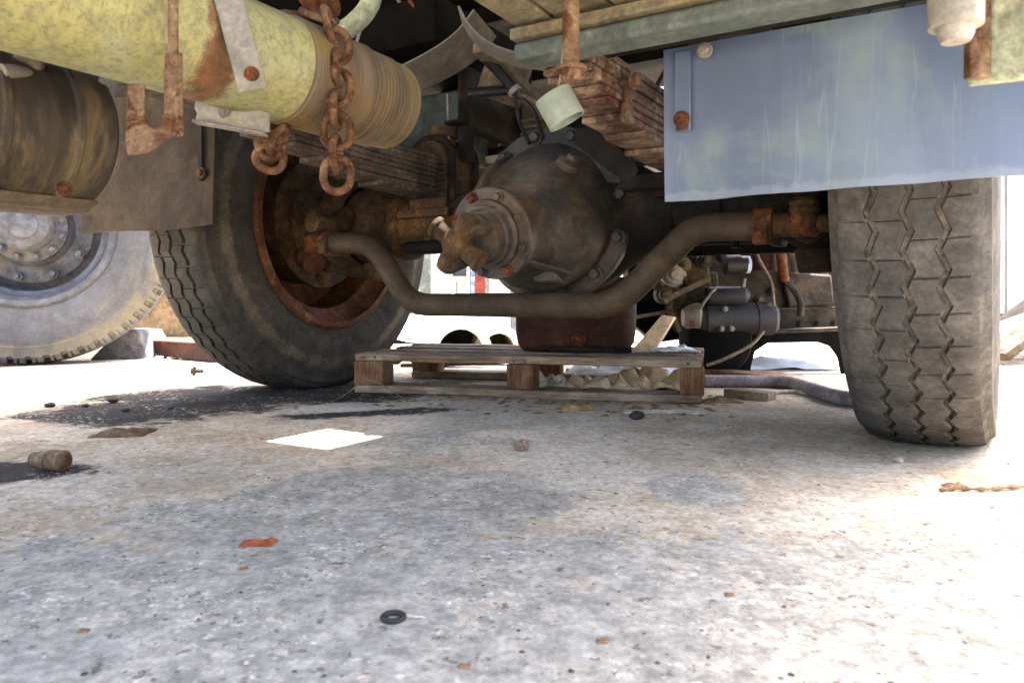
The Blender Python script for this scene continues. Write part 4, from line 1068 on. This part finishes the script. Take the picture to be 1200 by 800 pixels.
# ------------------------------------------------------------------ loose things round the pallet
def on_ground(g): 
    m = min(p.z for p in g.v); k = len(g.v)
    gz_ = ground_z(sum(p.x for p in g.v)/k, sum(p.y for p in g.v)/k)
    for p in g.v: p.z += gz_ - .0004 - m
    return g
def at_z(g, z):
    m = min(p.z for p in g.v)
    for p in g.v: p.z += z - m
    return g
for i, (px, py, sx, sy, h, lab) in enumerate(((712, 452, .27, .18, .13, 'crumpled tan cloth stuffed inside the pallet beside the middle block'), (770, 452, .22, .16, .12, 'crumpled tan cloth stuffed inside the pallet beside the end block'))):
    on_ground(crumple(Wg(px, py+8)*1.06, sx, sy, h*.75, 11+i, 26, ang)).thing('cloth', 'cloth_tan', lab, 'cloth', smooth=50)
on_ground(crumple(Wg(640, 458)*1.08, .16, .12, .06, 15, 22, ang)).thing('cloth', 'paper', 'grey crumpled rag lying under the pallet by its middle block', 'cloth', smooth=50)
on_ground(crumple(Wg(735, 440)*1.0, .40, .2, .12, 21, 12)).thing('plastic_sheet', 'white_plastic', 'white crumpled plastic sheet on the ground behind the pallet cloths', 'plastic', smooth=50)
on_ground(crumple(Wg(600, 425)*1.0, .45, .2, .05, 22, 12)).thing('plastic_sheet', 'white_plastic', 'white torn plastic sheeting seen through the open end of the pallet', 'plastic', smooth=50)
on_ground(crumple(Wg(780, 482), .20, .05, .012, 31, 10, -.1)).thing('paper', 'paper', 'flattened cream paper lying in front of the right pallet end', 'paper', smooth=50)
on_ground(crumple(Wg(679, 478), .085, .05, .022, 33, 8, .2)).thing('crumpled_leaf', 'leaf_yellow', 'crumpled yellow leaf against the bottom board of the pallet', 'leaf', smooth=40)
wp = spline([Wg(385, 472, .004), Wg(405, 462, .02), Wg(428, 446, .06), Wg(450, 452, .05), Wg(478, 470, .006)], 6)
MB().tube(wp, .0018, 8).thing('wire', 'frame_tan', 'thin bent rusty wire looped over the left block of the pallet', 'wire')
# wedge of cardboard leaning on the gearbox
cb = MB().prism([Wd(738, 413, 2.12), Wd(775, 369, 2.16), Wd(790, 372, 2.16), Wd(765, 413, 2.12)], (.012, .02, 0))
cb.thing('cardboard_piece', 'cloth_tan', 'tan cardboard piece leaning beside the rusty gearbox on the pallet', 'cardboard', bevel=.002)
on_ground(crumple(Wg(790, 414, .12), .12, .05, .02, 36, 8)); 
g = at_z(crumple(Wd(790, 408, 2.1), .13, .06, .025, 36, 8), .114); g.thing('paper', 'white_plastic', 'white torn packaging lying on the end of the pallet top', 'paper', smooth=40)

# hoses, stick, wood scrap at the right
def tube_thing(pts, r, mat, name, label, cat, n=14):
    g = MB().tube(spline(pts, 7), r, n); return on_ground(g).thing(name, mat, label, cat)
tube_thing([Wg(825, 446, .018), Wg(870, 446, .018), Wg(920, 447, .018), Wg(950, 455, .018), Wg(985, 465, .018), Wg(1040, 470, .018)], .019, 'hose_grey', 'hose', 'thick mauve grey hose lying on the ground behind the right tyre', 'hose')
tube_thing([Wg(900, 459, .006), Wg(930, 458, .006), Wg(965, 463, .006), Wg(1010, 470, .006)], .006, 'paper', 'cable', 'thin pale cable lying in front of the mauve hose', 'cable')
a, b = Wg(853, 458, .012), Wg(905, 463, .012)
on_ground(MB().bar(a, b, .05, .022)).thing('wood_scrap', 'wood', 'short brown wood offcut lying in front of the hose', 'wood', bevel=.002)
a, b = Wg(815, 432, .012), Wg(905, 440, .012)
on_ground(MB().bar(a, b, .10, .02)).thing('plank', 'wood_dark', 'rust brown plank lying flat under the engine flywheel', 'plank', bevel=.003)
on_ground(crumple(Wg(935, 428), .62, .34, .06, 41, 16)).thing('plastic_sheet', 'white_plastic', 'crumpled clear white plastic on the sunlit ground beyond the engine stand', 'plastic', smooth=50)
on_ground(crumple(Wg(822, 447), .10, .07, .04, 43, 9)).thing('plastic_bag', 'white_plastic', 'small crumpled white plastic bag beside the right pallet end', 'bag', smooth=50)
on_ground(crumple(Wg(843, 470), .10, .05, .02, 44, 9)).thing('crumpled_leaf', 'leaf_brown', 'clump of brown dead leaves beside the pallet and wood offcut', 'leaf', smooth=40)
# twig
tw = spline([Wg(1102, 571, .004), Wg(1120, 569, .005), Wg(1150, 570, .005), Wg(1180, 568, .005), Wg(1215, 566, .004)], 6)
on_ground(MB().tube(tw, [.0024 + .0012*math.sin(i*1.7) for i in range(len(tw))], 8)).thing('twig', 'leaf_brown', 'thin dry brown twig on the bright concrete beside the treaded tyre', 'twig')
on_ground(crumple(Wg(1118, 568), .03, .012, .012, 47, 6)).thing('dry_leaf', 'leaf_brown', 'small curled brown leaf at the tip of the dry twig', 'leaf', smooth=40)
# rusty bolt lying at the left
c = Wg(58, 549); R_ = Matrix.Rotation(.25, 3, 'Z')
dv = Vector((math.cos(.12), -math.sin(.25), 0)).normalized()
g = MB().lathe(c + Vector((-.03, .008, .016)), dv, [(0, .001), (0, .011), (.028, .0145), (.03, .015), (.033, .0125), (.035, .0165), (.058, .016), (.061, .013), (.061, .001)], 18)
on_ground(g).thing('steel_plug', 'hook_rust', 'rusty brown steel plug lying on the dark oil stain', 'plug')
on_ground(crumple(Wg(145, 506), .10, .085, .012, 51, 9, .1)).thing('rag', 'hook_rust', 'flat rusty red rag lying on the concrete before the mud flap tyre', 'rag', smooth=40)
on_ground(crumple(Wg(303, 634), .034, .022, .007, 53, 7, .1)).thing('dry_leaf', 'leaf_orange', 'bright orange leaf scrap on the blue grey concrete', 'leaf', smooth=40)
# rubber ring
c = Wg(461, 721)
g = MB().tube([c + Vector((math.cos(2*PI*i/28)*.0085, math.sin(2*PI*i/28)*.0085, .0022)) for i in range(28)], .0026, 10, closed=True)
on_ground(g).thing('rubber_ring', 'oil_black', 'small black rubber ring on the blue grey concrete', 'ring')
g = MB().tube([Wg(474, 716, .002), Wg(486, 717, .002), Wg(498, 718, .002)], [.002, .0014, .0006], 8)
on_ground(g).thing('wood_splinter', 'paper', 'pale wood splinter lying against the black rubber ring', 'splinter')
def pebble(c, r, seed, sq=.65):
    g = MB().ball(Vector((0, 0, 0)), r, 10, (1.1, .9, sq))
    for p in g.v: p *= 1 + .3*mnoise.noise(p/r*1.1 + Vector((seed, 0, 0))); 
    g.v = [p + Vector(c) for p in g.v]; return on_ground(g)
pebble(Wg(611, 527), .0125, 5, .8).thing('pebble', 'stone_brown', 'round brown pebble alone on the tan concrete before the pallet', 'pebble', smooth=60)
pebble(Wg(746, 490), .016, 9, .6).thing('pebble', 'oil_black', 'dark flat stone beside the cream paper before the pallet', 'pebble', smooth=60)
for i, (px, py, r) in enumerate(((58, 476, .013), (132, 471, .014), (147, 481, .01), (200, 478, .008), (100, 476, .009))):
    pebble(Wg(px, py), r, 20+i, .5).thing('grease_lump', 'oil_black', 'small dark grease lump on the damp sunlit concrete near the wheel chock', 'lump', 'grease lumps on the damp concrete', smooth=60)
pebble(Wg(1052, 540), .007, 31, .7).thing('pebble', 'chip', 'small pale pebble in front of the treaded tyre', 'pebble', smooth=60)
for i, (px, py) in enumerate(((285, 664), (706, 748), (545, 776), (98, 736), (855, 695))):
    on_ground(crumple(Wg(px, py), .008, .006, .003, 60+i, 4)).thing('leaf_fragment', 'leaf_brown', 'tiny rusty leaf fragment on the blue grey concrete', 'leaf', 'leaf fragments on the concrete', smooth=40)
# chips and grit
def grit(name, mat, n, size, area, seed):
    r = random.Random(seed); g = MB()
    for i in range(n):
        px, py = area(r); c = Wg(px, py); s = size*min(3.2, .5*r.paretovariate(2.0)); R = Matrix.Rotation(r.uniform(0, 6), 3, 'Z')
        q = [Vector((math.cos(2*PI*k/5)*s*r.uniform(.6, 1.2), math.sin(2*PI*k/5)*s*r.uniform(.5, 1), 0)) for k in range(5)]
        hgt = s*r.uniform(.2, .45) + .0003
        z0 = ground_z(c.x, c.y) - .0003
        g.add([c + Vector((0, 0, z0)) + R @ p for p in q] + [c + R @ (p*.6) + Vector((0, 0, z0+hgt)) for p in q], [(0, 1, 2, 3, 4), (9, 8, 7, 6, 5)] + [(k, (k+1) % 5, (k+1) % 5+5, k+5) for k in range(5)])
    ob = g.part(name, mat, None, 0, kind='stuff'); ob['label'] = 'fine loose grit and chips scattered over the concrete' if mat == 'chip' else 'dark crumbs scattered over the concrete'; ob['category'] = 'grit'
def area_a(r):
    py = 430 + 380*r.random()**1.3; return r.uniform(-50, 1250), py
grit('pale_grit', 'chip', 1700, .0011, area_a, 1)
grit('dark_grit', 'chip_dark', 700, .0011, area_a, 2)
def area_b(r):
    x_ = r.uniform(420, 850); return x_ + r.gauss(0, 6), 450 + (x_-420)/400*10 + abs(r.gauss(0, 15))
def litter(n, seed):
    r = random.Random(seed); g = MB()
    for i in range(n):
        px, py = area_b(r); c = Wg(px, py); q = crumple(c, r.uniform(.01, .03), r.uniform(.008, .018), .007, seed+i, 3, r.uniform(0, 3), .0006)
        on_ground(q); g.add(q.v, q.f)
    ob = g.part('leaf_litter', 'leaf_brown', None, 40, kind='stuff'); ob['label'] = 'crushed brown leaf litter along the bottom board of the pallet'; ob['category'] = 'leaf litter'
litter(200, 300)

# ------------------------------------------------------------------ second truck at the left: wheel, axle, frame
T2Y = 3.06
wc = Wd(37, 268, T2Y)
t2ang = math.radians(-66)       # wheel axis (outwards) against world x
t2 = empty('parked_truck', (wc.x, wc.y, 0), None, 0)
tag(t2, 'parked truck behind with dusty grey wheel and chunky lugged tyre', 'truck')
w2 = empty('wheel', (0, 0, wc.z), t2, t2ang)
add_mesh('tyre', tyre_mesh('tyre', 'rubber_pale', .562, .25, .31, .315, wc.z-.002, 'lug', 54), w2)
MB().lathe((0, 0, 0), (1, 0, 0), [(.148, .300), (.15, .318), (.14, .328), (.128, .318), (.122, .295), (.10, .285), (.06, .278), (.055, .262), (-.02, .255), (-.10, .27), (-.13, .315), (-.132, .29)], 72).part('rim', 'rim_grey', w2)
MB().lathe((0, 0, 0), (1, 0, 0), [(-.03, .256), (-.02, .235), (-.005, .225), (.0, .16), (.03, .145), (.035, .115)], 56).part('wheel_disc', 'hub_grey', w2)
MB().lathe((0, 0, 0), (1, 0, 0), [(.02, .145), (.075, .14), (.08, .115), (.085, .10), (.15, .095), (.165, .085), (.168, .052), (.178, .05), (.182, .044), (.182, .001)], 48).part('hub', 'hub_grey', w2)
for k in range(10):
    a = 2*PI*k/10 + .1
    MB().tube([(.0, .205*math.cos(a), .205*math.sin(a)), (.028, .205*math.cos(a), .205*math.sin(a)), (.03, .205*math.cos(a), .205*math.sin(a)), (.065, .205*math.cos(a), .205*math.sin(a))], [.019, .019, .011, .010], 6).part('wheel_nut', 'hub_grey', w2)
for k in range(12):
    a = 2*PI*k/12 + .25
    MB().hexbolt((.079, .125*math.cos(a), .125*math.sin(a)), (1, 0, 0), .012, .03).part('hub_bolt', 'hub_grey', w2)
def sidewall_text(txt, r0, a0, size, parent):
    cu = bpy.data.curves.new('lettering', 'FONT'); cu.body = txt; cu.size = size; cu.extrude = .003; cu.align_x = 'CENTER'
    ob = bpy.data.objects.new('lettering', cu); COL.objects.link(ob)
    me = bpy.data.meshes.new_from_object(ob.evaluated_get(bpy.context.evaluated_depsgraph_get())); bpy.data.objects.remove(ob)
    for v in me.vertices:
        # letters stand with feet towards the hub, read along the circumference
        r = r0 + v.co.y; a = a0 - v.co.x/r0
        v.co = Vector((.1535 + v.co.z, r*math.cos(a), r*math.sin(a)))
    me.materials.clear(); me.materials.append(MATS['rubber_pale']); me.name = 'sidewall_lettering'
    return add_mesh('sidewall_lettering', me, parent)
bpy.context.view_layer.update()
sidewall_text('XCOO', .415, math.radians(-12), .065, w2)
MB().tube([(-.1, 0, 0), (-.9, 0, 0)], .08, 20).part('axle', 'frame_dark', w2)
tvec = Matrix.Rotation(t2ang, 3, 'Z')
back = tvec @ Vector((-1, 0, 0)); along = tvec @ Vector((0, 1, 0))
c0 = back*.35 + Vector((0, 0, 1.02))
MB().bar(c0 - along*2.4, c0 + along*.9, .08, .22).part('frame_rail', 'frame_dark', t2, bevel=.006)
c0 = back*.6 + Vector((0, 0, 1.9))
MB().bar(c0 - along*2.4, c0 + along*.7, 2.0, 1.3).part('body', 'white_wall', t2, bevel=.03)
MB().bar(back*.1 + Vector((0, 0, 1.22)) - along*.6, back*.1 + Vector((0, 0, 1.22)) + along*.6, .4, .03).part('mudguard', 'frame_dark', t2, bevel=.006)
# wheel chock with eye and light chain on the ground
q0 = Wg(112, 420); 
g = MB().prism([Wg(104, 421), Wg(174, 420), Wd(160, 386, Wg(174, 420).y), Wd(140, 385, Wg(174, 420).y)], (.04, .16, 0))
ck = on_ground(g).thing('wheel_chock', 'chock', 'dark grey wedge chock behind the dusty lugged wheel', 'chock', bevel=.006)
lks = []
x_ = 165
i = 0
while x_ < 262:
    c = Wg(x_, 417 + .03*(x_-165) + (1 if i % 2 else 0), .006); lks.append((c, Vector((1, -.03, 0)), Vector((0, 1, .3)) if i % 2 else Vector((0, .5, 1)))); x_ += 7.2; i += 1
chain('chain', 'light grey chain stretched along the ground from the wheel chock', lks, .0035, .034, .022, 'steel_pale')
g = MB().lathe(Wg(648, 0+420), (0, 0, 1), [(0, .001), (0, .01), (.01, .01), (.01, .001)], 6)
c = Wg(228, 440)
on_ground(MB().tube([c, c + Vector((.03, .0, .0))], .007, 10).hexbolt(c, (-1, 0, 0), .012, .012)).thing('loose_bolt', 'frame_dark', 'loose dark bolt on the sunlit concrete beside the tan tyre', 'bolt')
# brown posts, red beam, green cylinder beyond
def wbox(px0, px1, pytop, Y, depth, mat, name, label, cat, pybot=None, bevel=.004):
    a = Wd(px0, pytop, Y); b = Wd(px1, pytop, Y); zb = 0 if pybot is None else Wd(px0, pybot, Y).z
    g = MB().box(((a.x+b.x)/2, Y+depth/2, (a.z+zb)/2), (b.x-a.x, depth, a.z-zb)); 
    return g.thing(name, mat, label, cat, bevel=bevel)
wbox(150, 240, 200, 5.2, .1, 'frame_tan', 'board_panel', 'brown upright board standing behind the dusty lugged wheel', 'board')
g = MB().bar(Wg(185, 405, .05), Wg(262, 410, .05), .08, .08); on_ground(g).thing('steel_beam', 'dark_rust', 'rusty red steel beam lying on the sunlit ground behind the tan tyre', 'beam', bevel=.004)
g = MB().tube([Wd(162, 377, 4.1), Wd(192, 377, 4.1)], .04, 18); on_ground(g).thing('gas_cylinder', 'green_paint', 'small green cylinder lying on the ground behind the wheel chock', 'cylinder', bevel=.01)
g = MB().bar(Wg(160, 399, .02), Wg(196, 401, .02), .05, .03); on_ground(g).thing('strap_block', 'yellow_paint', 'yellow block on the ground beside the green cylinder', 'block', bevel=.004)

# ------------------------------------------------------------------ yard beyond the truck
def arch(c, ro, ri, ln, mat, lin_mat, label):
    root = empty('concrete_channel', (c.x, c.y, 0), None, .12); tag(root, label, 'concrete channel')
    out = [Vector((ro*math.cos(PI*k/20), 0, ro*math.sin(PI*k/20))) for k in range(21)]
    inn = [Vector((ri*math.cos(PI*k/20), 0, ri*math.sin(PI*k/20))) for k in range(20, -1, -1)]
    MB().prism(out + inn, (0, ln, 0)).part('shell', mat, root, 30)
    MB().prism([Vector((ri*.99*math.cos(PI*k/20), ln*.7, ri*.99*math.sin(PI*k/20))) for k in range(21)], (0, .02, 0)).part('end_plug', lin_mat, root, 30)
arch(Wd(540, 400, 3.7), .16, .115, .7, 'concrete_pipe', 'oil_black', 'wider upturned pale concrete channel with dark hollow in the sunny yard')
arch(Wd(585, 400, 3.9), .13, .085, .7, 'concrete_pipe', 'frame_tan', 'narrower upturned pale concrete channel with ochre hollow in the sunny yard')
on_ground(crumple(Wd(560, 380, 4.9), 2.2, .9, .30, 71, 18)).thing('tarpaulin', 'white_plastic', 'large white tarpaulin heap behind the concrete channels', 'tarpaulin', smooth=50)
on_ground(crumple(Wg(592, 403), .12, .08, .10, 73, 8)).thing('weed', 'foliage', 'bright green weed growing beside the concrete channel', 'plant', smooth=40)
M('siding', '#8d9092', '#7d8083', 2, dirt='#6b6a66', dirt_amt=.4, rough=(.6, .85), bump=.15, mott=.3)
yb = empty('yard_building', (-1.5, 9.0, 0)); tag(yb, 'pale grey clad yard building with dark windows standing far behind the trucks', 'building')
MB().box((0, .2, 1.6), (16, .2, 3.2)).part('wall', 'siding', yb)
for k in range(40):
    MB().box((-7.8+k*.4, .08, 1.6), (.36, .04, 3.2)).part('siding_panel', 'siding', yb, bevel=.01, seg=1)
for k in range(6):
    w_ = MB().box((-6.2+k*2.5, .04, .95), (1.1, .05, .8)).part('window', 'oil_black', yb)
    for dx in (-.56, 0, .56): MB().box((-6.2+k*2.5+dx, .0, .95), (.06, .06, .9)).part('frame', 'white_wall', w_)
    MB().box((-6.2+k*2.5, .0, .52), (1.3, .12, .06)).part('sill', 'white_wall', w_)
b2 = wbox(430, 505, 200, 5.6, .5, 'beam_grey', 'container', 'blue grey container corner standing behind the bent tie rod', 'container')
wbox(556, 569, 290, 5.0, .1, 'red_paint', 'steel_post', 'red brown steel post standing behind the pinion flange', 'post')
wbox(569, 574, 290, 4.9, .05, 'alu', 'steel_post', 'thin pale steel post beside the red brown post', 'post')
on_ground(crumple(Wg(520, 396), .5, .4, .30, 81, 12)).thing('sack', 'cloth_tan', 'pinkish tan sack slumped behind the wider concrete channel', 'sack', smooth=50)
g = MB().tube([Wd(470, 362, 5.2), Wd(600, 358, 5.2)], .06, 16); on_ground(g).thing('steel_pipe', 'frame_dark', 'dark steel pipe lying across the yard behind the channels', 'pipe')
wbox(598, 640, 330, 4.6, .3, 'chock', 'crate', 'dark grey crate standing behind the gearbox case', 'crate', bevel=.01)
wbox(512, 530, 330, 6.4, .3, 'cream', 'crate', 'small cream crate standing before the yard building', 'crate', bevel=.01)
sh_ = empty('tray_rack', Wd(550, 352, 6.0).to_tuple()); sh_.location.z = 0; tag(sh_, 'white rack with stacked blue trays behind the pinion flange', 'rack')
p = Vector(sh_.location)
MB().box((0, 0, .5), (.02, .3, 1.0)).part('upright', 'white_plastic', sh_)
MB().box((.14, 0, .5), (.02, .3, 1.0)).part('upright', 'white_plastic', sh_)
for k in range(9):
    MB().box((.07, -.02, .1+k*.075), (.11, .26, .035)).part('tray', 'blue_paint', sh_, bevel=.003)
rq = random.Random(12)
for k in range(14):
    p = Wd(rq.uniform(440, 600) if k < 8 else rq.uniform(690, 800), 400, rq.uniform(2.75, 3.4)); p.z = 0; r_ = rq.uniform(.025, .06)
    pebble(p, r_, 80+k, rq.uniform(.5, .8)).thing('stone', ('axle_brown', 'frame_dark', 'stone_brown')[k % 3], 'broken brown stone lying among the scrap behind the pallet', 'stone', 'stones behind the pallet', smooth=25)
for k in range(5):
    a = Wd(rq.uniform(460, 560), 400, 2.9); a.z = .01 + .02*k; b = a + Vector((rq.uniform(.15, .3), rq.uniform(-.1, .3), .01))
    on_ground(MB().bar(a, b, .03, .012)).thing('offcut', ('axle_brown', 'spring_brown')[k % 2], 'thin rusty offcut in the scrap behind the open pallet end', 'offcut', 'offcuts behind the pallet', bevel=.002)
# pile of timber and sheet behind the treaded tyre
rr2 = random.Random(5)
for i, (x0, y0_, x1_, y1_, mt) in enumerate(((1165, 430, 1290, 330, 'spring_brown'), (1150, 395, 1290, 345, 'white_plastic'), (1160, 440, 1300, 425, 'axle_brown'), (1168, 415, 1290, 300, 'frame_dark'), (1160, 452, 1300, 440, 'paper'), (1175, 380, 1300, 380, 'axle_brown'))):
    a, b = Wd(x0, y0_, 3.0+.12*i), Wd(x1_, y1_, 3.1+.12*i)
    a.z = max(a.z, .03+.03*i); b.z = max(b.z, .03)
    MB().bar(a, b, .12, .035).thing('timber', mt, ['brown timber propped steeply on the scrap pile', 'white board sloping across the scrap pile', 'flat brown timber at the foot of the scrap pile', 'dark timber standing steepest in the scrap pile', 'cream board lowest in the scrap pile', 'brown timber lying level across the scrap pile'][i], 'timber', 'timber of the scrap pile', bevel=.003)
# cream panel and cable high beyond the chassis
a = Wd(690, 85, 3.6); b = Wd(778, 85, 3.6)
cabp = MB().prism([Wd(672, 60, 3.6), Wd(810, 52, 3.6), Wd(790, 86, 3.6), Wd(735, 106, 3.6), Wd(672, 116, 3.6)], (0, .04, 0))
cabp.v = [toL(p) for p in cabp.v]
cabp.part('cab_panel', 'cream', ch)
MB().tube([Ld(782, 78, 2.6), Ld(753, 132, 2.6)], .008, 10).part('stay', 'frame_dark', ch)
